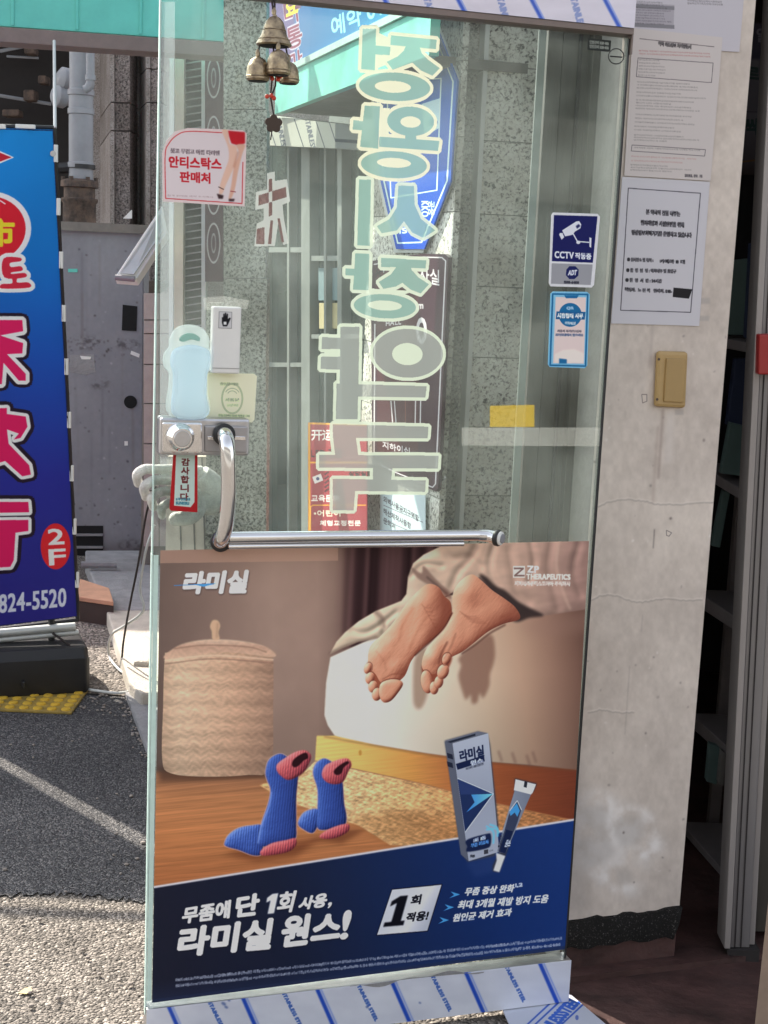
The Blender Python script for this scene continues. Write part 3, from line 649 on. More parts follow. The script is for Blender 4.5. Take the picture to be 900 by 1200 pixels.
fat([[(-60, 375), (26, 375), (27, 388), (0, 393), (18, 399), (27, 402), (26, 414), (8, 415), (30, 438), (30, 446), (22, 446), (4, 425), (2, 450), (-30, 452), (-60, 450)]], 4.2, 8.5, PINK, W_, DK, False)
fat([[(-60, 480), (8, 478), (8, 485), (30, 488), (32, 500), (24, 513), (16, 515), (22, 508), (8, 503), (10, 520), (34, 545), (36, 556), (26, 558), (6, 540), (-60, 560)]], 4.0, 8.5, PINK, W_, DK, False)
fat([[(-60, 588), (33, 588), (34, 600), (-60, 602)], [(-60, 610), (33, 609), (33, 622), (18, 624), (16, 656), (12, 664), (-60, 668)]], 4.0, 8.5, PINK, W_, DK, False)
cv.fill(ell(65, 640, 17.5, 27), (205, 40, 48))
cv.text("2", (56, 620), (74, 620), (75, 637), (57, 638), W_, .9); cv.text("F", (57, 644), (76, 643), (77, 660), (58, 662), W_, .9)
cv.row("824-5520", -1, 718, 77, 710, 21, (200, 205, 235), .7)
cv.line([(-141, 147), (62, 153), (90, 722), (-137, 750)], 1.2, (30, 40, 80))
bm_ = cv.material("banner_print", 1.3, .5, .15, .12)
cv.sheet("banner_sheet", bm_, .004, bn)
BS = BAN.shift(-.02)
fr = MB(); e = BS.hit([(63, 150), (91, 726), (-137, 754), (-141, 144)])
fr.tube([e[0], e[1]], .009, 8); fr.tube([e[1], e[2]], .009, 8); fr.tube([e[0], e[3]], .009, 8); fr.build("frame", M['black'], bn, True)
ledm = None
for k in range(9):
    t = (k + .35) / 9; px, py = 64.5 + 28 * t, 158 + 562 * t
    if ledm is None:
        mb = MB(); c = BAN.shift(.004).hit([(px, py)])[0]; mb.box(c[0] - .007, c[0] + .007, c[1] - .006, c[1] + .004, c[2] - .03, c[2] + .03); ledm = mb.build("led_module", M['white'], bn, bevel=.002)
        dz = ledm.location - Vector(c) + Vector(bn.location)
    else:
        c = BAN.shift(.004).hit([(px, py)])[0]; copy_obj(ledm, bn, np.array(c) + np.array(dz) - np.array(bn.location))
for k, x in enumerate((-5, 30)):
    mb = MB(); c = BAN.shift(.004).hit([(x, 149)])[0]; mb.box(c[0] - .035, c[0] + .035, c[1] - .006, c[1] + .004, c[2] - .005, c[2] + .009); mb.build("led_module", M['white'], bn, bevel=.002)
wv = [BAN.shift(.006).hit([(64 + 28 * t + 1.1 * math.sin(t * 60), 155 + 566 * t)])[0] for t in np.linspace(0, 1, 40)]
mb = MB(); mb.tube(wv, .0035, 6); mb.build("led_wire", M['cord'], bn, True)
mb = MB(); c = BAN.shift(.006).hit([(62, 180)])[0]; mb.lathe(c, BAN.n, [(.006, 0), (.010, 0), (.010, .004), (.006, .004)], 14); mb.build("eyelet", M['steel'], bn)
def bf(px, py, o=0.0): return BAN.shift(o).hit([(px, py)])[0]
mb = MB(); mb.tube([bf(-137, 754), bf(88, 734)], .016, 10); mb.build("lower_rail", M['alupale'], bn, True)
mb = MB(); mb.tube([bf(-137, 763), bf(92, 741)], .011, 10); mb.build("lower_rail", M['alupale'], bn, True)
mb = MB(); mb.tube([bf(60, 720, -.01), bf(60, 752, -.01)], .013, 8); mb.build("mast", M['black'], bn, True)
# base: a rounded plastic tank lying along the banner
bz = BAN; r0 = bz.uv([(98, 800)])[0][0]; prof = []
zt_ = bz.uv([(60, 747)])[0][1]
for (o, z) in ((.175, .0), (.18, .06), (.175, .15), (.15, zt_ - .05), (.12, zt_ - .01), (-.1, zt_ - .01), (-.15, zt_ - .05), (-.17, .12), (-.18, .0)): prof.append((o, max(z, .012)))
mb = MB(); n = len(prof)
for u_, s_ in ((r0, .9), (r0 - .015, 1), (r0 - .74, 1)):
    for (o, z) in prof: mb.v.append(tuple(bz.xyz([(u_, max(.012, (z - .1) * s_ + .1))], o * s_)[0]))
for i in range(2):
    for k in range(n): mb.f.append((i * n + k, i * n + (k + 1) % n, (i + 1) * n + (k + 1) % n, (i + 1) * n + k))
mb.f += [tuple(range(n))[::-1], tuple(range(2 * n, 3 * n))]
mb.build("base_tank", M['black'], bn, True, .006)
mb = MB()
uu = bz.uv([(20, 790), (75, 800)])[:, 0]
mb.hexa([bz.xyz([(uu[0], .075)], .2)[0], bz.xyz([(uu[1] - .16, .075)], .2)[0], bz.xyz([(uu[1] - .16, .05)], .2)[0], bz.xyz([(uu[0], .05)], .2)[0]],
        [bz.xyz([(uu[0], .075)], .17)[0], bz.xyz([(uu[1] - .16, .075)], .17)[0], bz.xyz([(uu[1] - .16, .05)], .17)[0], bz.xyz([(uu[0], .05)], .17)[0]])
mb.build("base_grip", M['black'], bn, bevel=.004)
mb = MB(); mb.tube([bf(62, 742, .02), bf(80, 755, .08), bf(99, 775, .13), bf(100, 795, .16), bf(88, 808, .17)], .0045, 6); mb.build("base_cord", M['cord'], bn, True)
# unseen wall and rail, added to shade the road and leave a sunlit slit
pk = thing("low_block_wall", (-2.75, 5.2, 0), "low grey block wall beyond the banner", "wall")
mb = MB(); mb.box(-3.6, -2.182, 5.1, 5.25, 0, 2.09); mb.build("block_panel", M['greycon'], pk)
mb = MB(); mb.box(-3.6, -2.185, 5.16, 5.19, 2.25, 2.28)
for x in (-3.5, -2.8, -2.22): mb.box(x - .01, x + .01, 5.165, 5.185, 2.09, 2.255)
mb.build("top_rail", M['alu'], pk)  # unseen rail, added to cast a thin shadow line on the road

# tactile paving under the banner
def tact(x, y, lab):
    t = thing("tactile_tile", (x, y, .004), lab, "tactile tile", "yellow tactile tiles under the banner base")
    mb = MB(); mb.box(x - .149, x + .149, y - .149, y + .149, .004, .014); mb.build("tile_plate", M['yellowdirty'], t, bevel=.003)  # plate colour darkened to stand for shadow around the studs
    mb = MB()
    for i in range(6):
        for j in range(6): mb.lathe((x - .124 + .0496 * i, y - .124 + .0496 * j, .014), (0, 0, 1), [(.0175, 0), (.016, .004), (.011, .006)], 12)
    mb.build("stud", M['yellow'], t, True, kind='stuff')
p = ground(84, 836, .01)
tact(p[0] - .15, p[1] + .15, "yellow tactile tile under the right end of the banner base")
tact(p[0] - .451, p[1] + .15, "yellow tactile tile next left under the banner base")
# plank
pkq = [g(90, 699, .12), g(133, 705, .12), g(128, 689, .12), g(94, 678, .12)]
pl_ = thing("orange_plank", ground(110, 722), "orange topped plank block beside the banner base", "plank")
mb = MB(); mb.prism(pkq, (0, 0, -.02)); mb.build("plank_top", M['brick'], pl_, bevel=.003)
mb = MB(); mb.prism([p + (0, .005, -.022) for p in pkq], (0, 0, -.095)); mb.build("plank_body", M['darkbrown'], pl_)
mb = MB(); mb.tube([g(95, 662, .1), g(137, 662, .1)], .018, 8); mb.build("foam_tube", M['greycon'], None, True, label="short pale grey tube lying at the foot of the grey wall", category="tube")
mb = MB(); gr2 = random.Random(21)
for _ in range(170):
    a_ = gr2.random()
    if a_ < .5: p = g(gr2.uniform(90, 180), gr2.uniform(805, 840), .006)
    elif a_ < .75: t_ = gr2.random(); p = g(147 + 30 * t_ - abs(gr2.gauss(0, 5)), 817 + 80 * t_, .006)
    else: p = g(gr2.uniform(0, 175), gr2.uniform(850, 1190), .006)
    r_ = gr2.uniform(.002, .006); mb.ball(p + (0, 0, r_ * .4), (r_ * gr2.uniform(.8, 1.5), r_, r_ * .7), 6, 4)
mb.build("loose_grit", M['grit'], kind='stuff')
# cables near the door edge
def cable(name, pts, r, m, lab):
    P = smooth_path(pts); mb = MB(); mb.tube(P, r, 6); mb.build(name, m, None, True, label=lab, category="cable")
def smooth_path(p, n=8):
    p = [np.array(q, float) for q in p]; p = [2 * p[0] - p[1]] + p + [2 * p[-1] - p[-2]]; out = []
    for i in range(1, len(p) - 2):
        a, b, c, d = p[i - 1:i + 3]
        for k in range(n):
            t = k / n; out.append(.5 * (2 * b + (c - a) * t + (2 * a - 5 * b + 4 * c - d) * t * t + (3 * b - a - 3 * c + d) * t ** 3))
    out.append(p[-2]); return out
cable("black_cable", [at(183, 570, 5.0), at(172, 600, 5.0), at(163, 655, 5.0), at(152, 710, 5.05), at(145, 750, 5.1), at(143, 770, 5.15)], .0042, M['cord'], "black cable hanging beside the door edge down to the ledge")
cable("white_cable", [at(181, 615, 4.95), at(171, 645, 4.95), at(164, 690, 5.0), at(168, 715, 5.0), at(148, 732, 5.1), at(130, 745, 5.3), g(128, 768, .03), g(140, 785, .02), g(156, 795, .02), g(160, 806, .02), g(140, 812, .02), g(110, 809, .02), g(98, 806, .02)], .005, M['alupale'], "grey white cable looping over the ledge onto the gravel")
mb = MB()
c = ground(30, 1158, .012); mb.prism([c + (-.014, -.008, -.009), c + (-.004, .009, -.006), c + (.009, .011, -.004), c + (.014, 0, -.007), c + (.004, -.01, -.009)], (0, 0, .0015)); mb.build("fallen_leaf", M['leaf'], None, label="small dry yellow leaf on the sunlit paving", category="leaf")

ob_ = thing("opposite_building", (0, -9, 0), "plain grey building across the street behind the viewer", "building")
mb = MB(); mb.box(-14, 14, -9.6, -9, 0, 5.6); mb.build("facade", mat("grey_render", (.30, .295, .28), .85, 0, .25, 3, .3, 20), ob_)
win0 = None
for r in range(2):
    for k in range(8):
        x, z = -11.5 + 3.1 * k, 1.0 + 2.6 * r
        if win0 is None:
            mb = MB(); mb.box(x, x + 1.6, -9.02, -8.97, z, z + 1.5); win0 = mb.build("window", M['black'], ob_); wb = (x, z)
        else: copy_obj(win0, ob_, win0.location + Vector((x - wb[0], 0, z - wb[1])))

# ================================================================== behind the glass
# left granite column and what stands left of it
Yc = 5.0; C_ = facing(Yc)
gc = thing("granite_column", at(285, 900, Yc) * (1, 1, 0), "grey green granite column seen through the glass, left of the shopfront", "column")
for a, b in ((-60, 128), (128, 326), (326, 470), (470, 700), (700, 1010)):
    slab("stone_block", C_, [(262, a + .6), (313, a + .6), (311, b - .6), (262, b - .6)], .12, M['granite3'], gc)
    if b > 330: slab("stone_block", C_, [(240, max(a, 355) + .6), (261.3, max(a, 355) + .6), (261.3, b - .6), (238, b - .6)], .07, M['granite3'], gc, -.05)
lv = thing("louvre_screen", at(226, 640, 6.3) * (1, 1, 0), "black louvre with thin pale slats behind the glass door, left of the granite column", "louvre")
slab("back_panel", facing(6.32), rect(217, 40, 238, 445), .03, M['hole'], lv)
sl0 = None
for k in range(44):
    y = 62 + k * 8.6
    if sl0 is None: sl0 = slab("slat", facing(6.3), [(217, y + 3), (236, y), (236, y + 1.6), (217, y + 4.6)], .01, M['alu'], lv)
    else:
        w = np.array(at(226, y + 2.3, 6.3)) - np.array(at(226, 62 + 2.3, 6.3)); copy_obj(sl0, lv, np.array(sl0.location) + w)
slab("side_post", facing(6.29), rect(236, 40, 241, 470), .05, M['alupale'], lv)
cp = thing("cream_post", at(210, 640, 6.25) * (1, 1, 0), "cream metal post between the door edge and the black louvre", "post")
slab("post_face", facing(6.25), [(205, 20), (216, 20), (213, 640), (203, 640)], .05, M['cream'], cp); slab("post_rib", facing(6.25), [(199, 20), (204, 20), (202, 640), (197, 640)], .05, M['alupale'], cp)
mo = Canvas(facing(6.27), [(241, 40), (262, 40), (262, 330), (241, 330)], 500, (74, 50, 58))
for yy in (92, 160, 228, 285):
    mo.fill(ell(251, yy, 8, 24), (180, 178, 176)); mo.fill(ell(251, yy, 6.6, 21.5), (70, 44, 54)); mo.fill(ell(251, yy, 3, 12), (150, 146, 146)); mo.fill(ell(251, yy, 1.8, 9), (70, 44, 54))
mo.sheet("maroon_sign", mo.material("maroon_sign_print", 1.1), .02, None, label="narrow maroon sign with pale rings, left of the granite column", category="sign")
cs = thing("streaked_slab", at(225, 645, 5.1) * (1, 1, 0), "cream streaked stone panel behind the lock and pull handle", "panel")
slab("panel_slab", facing(5.1), [(196, 535), (262, 535), (258, 760), (192, 760)], .05, M['cream'], cs)
for x in (208, 224, 236): slab("panel_seam", facing(5.1), [(x, 536), (x + 1.5, 536), (x + 9, 755), (x + 7, 755)], .01, M['soffit'], cs, .004)

# side wall: granite slabs
gs = thing("granite_side_wall", SIDE.hit([(480, 620)])[0] * (1, 1, 0), "speckled granite side wall carrying the blue plate and the maroon board", "wall")
def sidequad(xa, xb, za, zb):
    ua, ub = SIDE.uv([(xa, 300), (xb, 300)])[:, 0]; return [(ua, zb), (ub, zb), (ub, za), (ua, za)]
def slabuv(name, plane, uvq, thick, m, par, proud=0.0, **t):
    mb = MB(); mb.hexa(plane.xyz(uvq, proud), plane.xyz(uvq, proud - thick)); return mb.build(name, m, par, **t)
zj = [0, .2, .425, .65, .875, 1.1, 1.325, 1.55, 1.775, 2.0, 2.225, 2.45, 2.7]
for a, b in zip(zj[:-1], zj[1:]): slabuv("stone_block", SIDE, sidequad(431, 529.5, a + .0015, b - .0015), .02, M['granite2'], gs)
gf = thing("granite_pilaster", FRONT.hit([(580, 620)])[0] * (1, 1, 0), "bright speckled granite pilaster behind the right half of the glass door", "pilaster")
for i, (a, b) in enumerate(zip(zj[:-1], zj[1:])):
    u = FRONT.uv([(551, 400), (640, 400), (531, 400), (552, 400)])[:, 0]
    slabuv("stone_block", FRONT, [(u[0], b - .0015), (u[1], b - .0015), (u[1], a + .0015), (u[0], a + .0015)], .3, M['granite2'], gf)
    slabuv("recess_block", FRONT, [(u[2] - .02, b - .0015), (u[3], b - .0015), (u[3], a + .0015), (u[2] - .02, a + .0015)], .25, M['granite'], gf, -.06)
u = FRONT.uv([(549, 400), (554, 400)])[:, 0]
slabuv("edge_trim", FRONT, [(u[0], 2.7), (u[1], 2.7), (u[1], 0), (u[0], 0)], .07, M['white'], gf, .006)
# shopfront in the side wall
sf = thing("shopfront", SIDE.hit([(370, 620)])[0] * (1, 1, 0), "dim aluminium framed shopfront seen at an angle through the glass door", "shopfront")
def sbar(name, xa, xb, ya, yb, m, proud=.03, th=.06): return slab(name, SIDE, [(xa, ya), (xb, ya), (xb, yb), (xa, yb)], th, m, sf, proud)
slabuv("interior", SIDE, sidequad(300, 431, 0, 2.6), .05, mat("shop_interior", (.13, .145, .135), .8, 0, .5, 3), sf, -.35)
for a, b in ((313, 315.5), (344, 346.5), (361, 371), (388, 390.5), (404, 409)): sbar("mullion", a, b, 160, 760, M['dimalu'])
for (xa, xb, y, w_) in ((317, 361, 290, 6), (317, 361, 425, 5), (372, 404, 300, 6), (372, 428, 392, 5)): sbar("rail", xa, xb, y, y + w_, M['dimalu'], .026)
for (xa, xb) in ((317.3, 341.7), (347.3, 360.7), (372.3, 385.7), (391.3, 403.7), (410.3, 430)): slab("pane", SIDE, [(xa, 165), (xb, 165), (xb, 760), (xa, 760)], .006, M['shopglass'], sf, -.005)
for (x0, y0, x1, y1) in ((374, 190, 390, 262), (392, 195, 402, 300)):
    for q in (rect(x0, y0, x1, y0 + 3), rect(x0, y1, x1, y1 + 3), rect(x0, y0 + 3, x0 + 2, y1), rect(x1 - 2, y0 + 3, x1, y1)): slab("sash", SIDE, q, .02, M['white'], sf, -.02)
dp1 = SIDE.shift(.004)
slab("shelf_poster", dp1, rect(373, 314, 403, 352), .01, mat("faded_blue_card", (.16, .24, .26), .7), sf); slab("shelf_poster", dp1, rect(374, 355, 404, 385), .01, mat("faded_yellow_card", (.46, .40, .22), .7), sf)
lampb = SIDE.shift(-.03)
slab("counter_lamp", lampb, rect(333, 328, 352, 352), .05, mat("cream_lampshade", (.62, .56, .36), .7), sf); slab("counter", lampb, rect(316, 366, 360, 374), .1, M['cream'], sf)
slab("floor_board", lampb, [(317, 440), (361, 460), (361, 640), (317, 640)], .02, mat("dusty_tan_board", (.32, .29, .22), .7, 0, .25, 8, stretch=(3, 3, .3)), sf)
# the film wrapped lintel
lq = [(316, 135), (424, 147), (424, 176), (314, 171)]
lt = Canvas(SIDE.shift(.05), lq, 700, (168, 168, 158)); 
for x in (338, 372, 398, 414): lt.line([(x, 138), (x + 14, 178)], 1.2, (70, 74, 84))
for x in (350, 386): lt.text("STAINLESS", (x + 6, 140), (x + 14, 176), (x + 8, 177), (x, 141), (84, 88, 98), .2)
lt.sheet("lintel", lt.material("lintel_film", 1.1), .1, None, label="film wrapped steel lintel over the shopfront behind the glass", category="lintel")
# reflected character, painted as thin layers on the door glass
vq = [(297, 196), (346, 196), (346, 292), (297, 292)]
vc_ = Canvas(DOOR.shift(.0007), vq, 900, (0, 0, 0))
wm = vc_.mask([(300, 225), (313, 222), (313, 203), (322, 201), (322, 212), (336, 210), (340, 236), (331, 240), (333, 258), (338, 285), (332, 287), (326, 262), (322, 288), (298, 289), (301, 262), (309, 258), (309, 244), (299, 246)])
rm_ = vc_.mask([[(303, 229), (335, 219), (336, 231), (303, 241)], [(315, 210), (319, 209), (319, 252), (315, 254)], [(301, 268), (310, 266), (310, 286), (300, 286)], [(317, 258), (320, 258), (318, 286), (314, 286)], [(325, 256), (328, 256), (333, 284), (330, 284)]])
vw = thing("window_vinyl", DOOR.hit([(322, 290)])[0], "white and maroon cut vinyl character on the door glass below the bells", "window decal")
vc_.cut(wm * (1 - rm_)).build("white_layer", vinyl("white_film", (.74, .74, .72), .62), vw); vc_.cut(rm_).build("maroon_layer", vinyl("maroon_film", (.24, .10, .10), .62), vw)

# awning and sign on the side street
FP = Plane(at(450, 85, 4.6) * (1, 1, 0), -SD); zF = at(450, 85, 4.6)[2]
sa = thing("side_awning", at(420, 110, 4.8), "teal awning fascia receding down the side street behind the glass", "awning")
ua = FP.uv([(322, 140), (503, 60)])[:, 0]
hF = FP.uv([(450, 32)])[0][1] - zF
slabuv("fascia_sheet", FP, [(ua[0], zF + hF), (ua[1], zF + hF), (ua[1], zF), (ua[0], zF)], .03, mat("weathered_teal", (.17, .60, .49), .5, 0, .25, 6, dirt=(.13, .42, .36)), sa)
slabuv("top_lip", FP, [(ua[0], zF + hF + .025), (ua[1], zF + hF + .025), (ua[1], zF + hF + .002), (ua[0], zF + hF + .002)], .05, M['mint'], sa, .01)
mb = MB(); q = [FP.xyz([(ua[0], zF + .01)], -.035)[0], FP.xyz([(ua[1] - .25, zF + .01)], -.035)[0]]; nb = -FP.n
mb.prism([q[0], q[1], q[1] + nb * .5, q[0] + nb * .5], (0, 0, .03)); mb.build("soffit", M['soffit'], sa)
sq_ = [(300, 60), (300, -60), (470, -60), (470, 20), (450, 31), (347, 89), (300, 115)]
FPs = FP.shift(-.04)
bs = Canvas(FPs, [(298, 125), (298, -70), (520, -70), (520, 60)], 500, lambda X, Y: lerp(X, [300, 352, 356, 420, 500], [(100, 80, 118), (96, 84, 126), (62, 104, 152), (56, 118, 164), (60, 150, 176)]))
bs.text("예약 010", (397, 22), (466, -6), (469, 14), (399, 45), (150, 215, 225), .6)
for txt, q in (("마", [(340, 4), (358, -4), (362, 24), (343, 30)]), ("통", [(343, 36), (361, 28), (364, 52), (346, 60)]), ("마", [(345, 66), (362, 58), (364, 76), (347, 84)])):
    bs.text(txt, *q, (178, 172, 190), 2.4); bs.text(txt, *q, (120, 52, 78), 1.0)
bs.fill([(338, -20), (360, -30), (362, 10), (341, 18)], (92, 60, 84), 0, .6); bs.text("요", (342, 4), (356, -3), (358, 14), (344, 20), (196, 190, 70), 1.2)
bsu = bs.pl.uv(sq_); 
zt2 = zF + hF + .03
uvs = [(ua[0] - .3, zt2), (ua[1] - .1, zt2), (ua[1] - .1, zt2 + .6), (ua[0] - .3, zt2 + .6)]
bs.sheet("street_sign", bs.material("street_sign_print", 1.15), .03, None, quad=list(map(tuple, project(FPs.xyz(uvs)))), label="blue and purple sign board above the side street awning", category="sign")

# blue address plate
ap = thing("address_plate", SIDE.hit([(495, 290)])[0], "blue pointed plate with white border lines on the granite side wall", "plate")
AP = SIDE.shift(.012)
aq = [(462, 62), (512, 28), (538, 95), (530, 213), (499, 292), (466, 292), (448, 214), (440, 120)]
ac = Canvas(AP, aq, 900, lambda X, Y: lerp(Y, [30, 120, 290], [(16, 98, 176), (14, 84, 170), (22, 76, 184)]))
inner = [(464, 70), (509, 36), (533, 96), (526, 212), (496, 284), (468, 285), (452, 213), (444, 122)]
LC = (205, 228, 240)
ac.line(inner + [inner[0]], 1.8, LC); ac.line([(455, 96), (519, 92), (514, 223), (460, 232), (455, 96)], 1.5, LC)
ac.fill([(496, 122), (518, 115), (517, 150), (500, 160)], LC, 0, .9); ac.fill(ell(510, 143, 5, 5), (30, 80, 170))
ac.text("KKO", (504, 236), (504, 254), (496, 254), (496, 236), LC, .5); ac.text("공중", (511, 236), (511, 252), (504, 252), (504, 236), LC, .4); ac.text("IS", (470, 268), (479, 267), (479, 273), (470, 274), LC, .3); ac.text("010", (502, 66), (515, 64), (516, 72), (503, 74), LC, .4)
ac.sheet("plate_face", ac.material("address_plate_print", 1.25), .006, ap)
u = SIDE.uv(aq); cc = u.mean(0); ub_ = cc + (u - cc) * 1.035; mb = MB(); k = len(aq)
f, b = SIDE.xyz(ub_, .011), SIDE.xyz(ub_, .001); mb.add(list(f) + list(b), [tuple(range(k)), tuple(range(2 * k - 1, k - 1, -1))] + [(i, i + k, (i + 1) % k + k, (i + 1) % k) for i in range(k)]); mb.build("backing_plate", M['alupale'], ap)
# maroon room board
rq = [(438, 306), (500, 297.5), (526, 298), (530, 302), (517.5, 572), (515, 576), (440, 543)]
rc = Canvas(SIDE.shift(.01), rq, 1000, (62, 30, 46))
rc.fill([(444, 312), (494, 310), (494, 545), (446, 540)], (84, 38, 44), 2, .8)
WB = (214, 210, 212)
ri = [(442, 310), (500, 301.5), (522, 302), (526.5, 306), (514.5, 567), (511, 571), (466, 553), (443, 541)]
rc.line(ri, 1.5, WB); rc.line([(443, 380), (442, 540)], 1.6, WB)
for x in (462, 466): rc.line([(x, 470), (x + 2, 496)], 1.2, WB)
for x in (491, 497): rc.line([(x, 470), (x - .5, 496)], 1.4, WB)
rc.line([(479, 380), (479, 498)], .6, (190, 120, 80), 0, .6)
rc.row("사실", 495, 330, 519, 335, 18, WB, .5); rc.row("5m", 490, 362, 500, 362, 8, WB, .3); rc.text("0", (492, 373), (504, 373), (504, 402), (492, 402), WB, 1.0)
rc.row("지하이십", 452, 525, 484, 533, 8, WB, .4); rc.row("HALL", 456, 382, 474, 380, 6, WB, .3); rc.text("K", (445, 315), (455, 317), (452, 326), (444, 324), (40, 24, 30), .4)
rb = thing("room_board", SIDE.hit([(490, 560)])[0], "maroon rounded board with white border and lettering on the granite side wall", "board")
rc.sheet("board_face", rc.material("room_board_print", 1.15, .3, .5), .012, rb)
for (x, y) in ((450, 318), (522, 560)):
    mb = MB(); mb.lathe(SIDE.shift(.022).hit([(x, y)])[0], SIDE.n, [(.006, 0), (.006, .002), (.003, .003)], 10); mb.build("screw", M['steel'], rb)
# red exam poster and white notice
xq = [(362, 495), (431, 497), (431, 660), (362, 660)]
xc = Canvas(SIDE.shift(.07), xq, 900, (150, 52, 62)); OR = (214, 150, 50)
xc.line([(363.5, 660), (363.5, 496), (431, 498)], 2.5, OR); xc.line([(363, 542), (431, 542)], 2, OR)
xc.row("开运", 366, 516, 392, 516, 12, (235, 225, 220), .5); xc.row("LED 간판", 366, 536, 402, 536, 10, (50, 30, 36), .5)
xc.fill([(367, 559), (377, 555), (380, 563), (370, 567)], (215, 205, 205)); xc.fill(ell(373.5, 561, 2, 2), (60, 60, 110))
for k in range(5): xc.line([(382, 556 + k * 5), (386, 553 + k * 5)], 2.2, (70, 30, 40))
xc.row("교육문의", 366, 588, 398, 588, 8, (235, 220, 215), .4); xc.row("상담실", 410, 558, 430, 558, 6, (40, 24, 30), .3)
xc.line([(365, 660), (365, 594), (368, 592), (430, 592)], 1.4, OR); xc.row("•어린이", 369, 605, 400, 605, 7, (225, 210, 190), .3); xc.row("체형교정전문", 376, 616, 424, 616, 6, (225, 215, 210), .4); xc.row("무료체험 안내", 370, 636, 428, 636, 6, (215, 205, 200), .2)
xc.sheet("red_poster", xc.material("red_poster_print", 1.15), .004, None, label="red poster with orange border and Korean and Chinese lettering, low on the shopfront", category="poster")
nq = [(446, 578), (499, 580), (499, 660), (446, 660)]
nc = Canvas(SIDE.shift(.012), nq, 1000, (208, 222, 228))
for (y, t_) in ((588, "외벽사용금지구역함"), (602, "해산제작사용함"), (613, "문의처")): nc.row(t_, 450, y, 450 + 4.6 * len(t_), y + 2.6 * len(t_), 7, (96, 96, 104), .2)
for (y) in (586, 603): nc.line([(450, y + 6), (496, y + 26)], .7, (110, 110, 120))
nc.sheet("wall_notice", nc.material("wall_notice_print", 1.1), .002, None, label="white paper notice under the maroon board, above the push bar", category="notice")

# dark jamb boards between the pilaster and the plaster pillar
jb = thing("door_jamb", DW(.85, -.22, 0), "brown grey metal jamb behind the right edge of the glass door", "jamb")
def jbox(name, xa, xb, o0, o1, m):
    ua, ub = duz(xa, 340, o0)[0], duz(xb, 340, o0)[0]; mb = MB(); dbox(mb, ua, ub, o1, o0, 0, 2.6); return mb.build(name, m, jb, bevel=.002)
jbox("pale_strip", 614, 623, -.2, -.206, M['dimalu']); jbox("jamb_board", 625, 642, -.23, -.27, M['jamb']); jbox("jamb_board", 642, 676, -.24, -.3, M['jamb'])
jbox("jamb_bead", 661, 665, -.232, -.24, M['dark']); jbox("jamb_board", 676.5, 700, -.22, -.3, M['jamb']); jbox("jamb_board", 700.5, 752, -.20, -.3, M['jamb2'])

# ================================================================== plaster pillar on the right
pp = thing("plaster_pillar", DW(1.1, -.2, 0), "worn pale plaster pillar with cracks and black painted foot", "pillar")
WU0, WU1, WB0, WB1 = .962, 1.262, .145, 2.55
wq = list(map(tuple, project(WALL.xyz([(WU0, WB1), (WU1, WB1), (WU1, WB0), (WU0, WB0)]))))
def wallbase(X, Y):
    n = noise2(X, Y, 60, 90, 11, 4); n2 = noise2(X, Y, 6, 9, 12, 3)
    a = np.stack([176 + n * 18 + n2 * 9, 167 + n * 18 + n2 * 9, 159 + n * 17 + n2 * 9], -1)
    return a
pc = Canvas(WALL, wq, 900, wallbase)
# efflorescence near the foot
e1 = pc.mask(smooth_poly([(672, 940), (690, 928), (712, 930), (735, 945), (760, 955), (772, 975), (776, 995), (760, 1015), (735, 1010), (725, 1030), (755, 1040), (740, 1050), (705, 1045), (690, 1022), (672, 1010)]))
nz = noise2(pc.X, pc.Y, 18, 18, 4, 4)
pc.put(blur(e1, 8 * pc.k) * np.clip(.6 + nz * 1.3, 0, 1), (200, 198, 197), .6)
for q in ([(722, 960), (748, 955), (752, 985), (735, 990), (720, 985)], [(680, 950), (710, 945), (720, 975), (700, 980)], [(676, 985), (710, 980), (718, 1000), (690, 1015)], [(722, 1020), (738, 1018), (738, 1032), (724, 1034)]): pc.fill(q, (148, 144, 141), 4, .4, True)
for q in ([(715, 975), (722, 952), (750, 948), (766, 968), (768, 990), (750, 1003)], [(683, 932), (705, 930), (715, 945), (712, 970), (722, 988)], [(690, 1022), (705, 1025), (718, 1042), (745, 1038)]): pc.put(pc.line(smooth_path(q), 7, (206, 203, 202), 3, .12) * np.clip(.5 + nz * 1.8, 0, 1), (212, 209, 207), .36)
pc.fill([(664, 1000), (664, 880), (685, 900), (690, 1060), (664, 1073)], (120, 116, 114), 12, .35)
# rust and water streaks under the switch
for (x, y0, y1, w_, c_, a_) in ((776, 480, 560, 2.5, (120, 104, 98), .5), (770, 500, 590, 3, (140, 124, 116), .35), (786, 478, 540, 8, (190, 184, 180), .4), (764, 378, 430, 3, (140, 130, 126), .35), (766, 620, 642, .9, (70, 62, 62), .8), (737, 780, 860, .8, (100, 94, 90), .35), (752, 720, 740, 1, (110, 100, 100), .3)):
    pc.line([(x, y0), (x - (y1 - y0) * .07, y1)], w_, c_, w_ * .4, a_)
for pts_ in ([(694, 594), (715, 586), (735, 584), (755, 586), (770, 589), (800, 589), (838, 587)], [(690, 702), (705, 696), (722, 697), (745, 704), (762, 702), (775, 700), (800, 702), (822, 701)], [(688, 833), (705, 830), (720, 833), (742, 833)]):
    sp_ = smooth_path(pts_); rr_ = random.Random(5); sp_ = [np.array(q) + (0, rr_.uniform(-.8, .8)) for q in sp_]
    pc.line([q + (0, 1.3) for q in sp_], 1.1, (116, 108, 104), .4, .7); pc.line(sp_, 1.4, (204, 197, 190), .5, .5)  # pale highlight painted above each dark crack line
rr_ = random.Random(9)
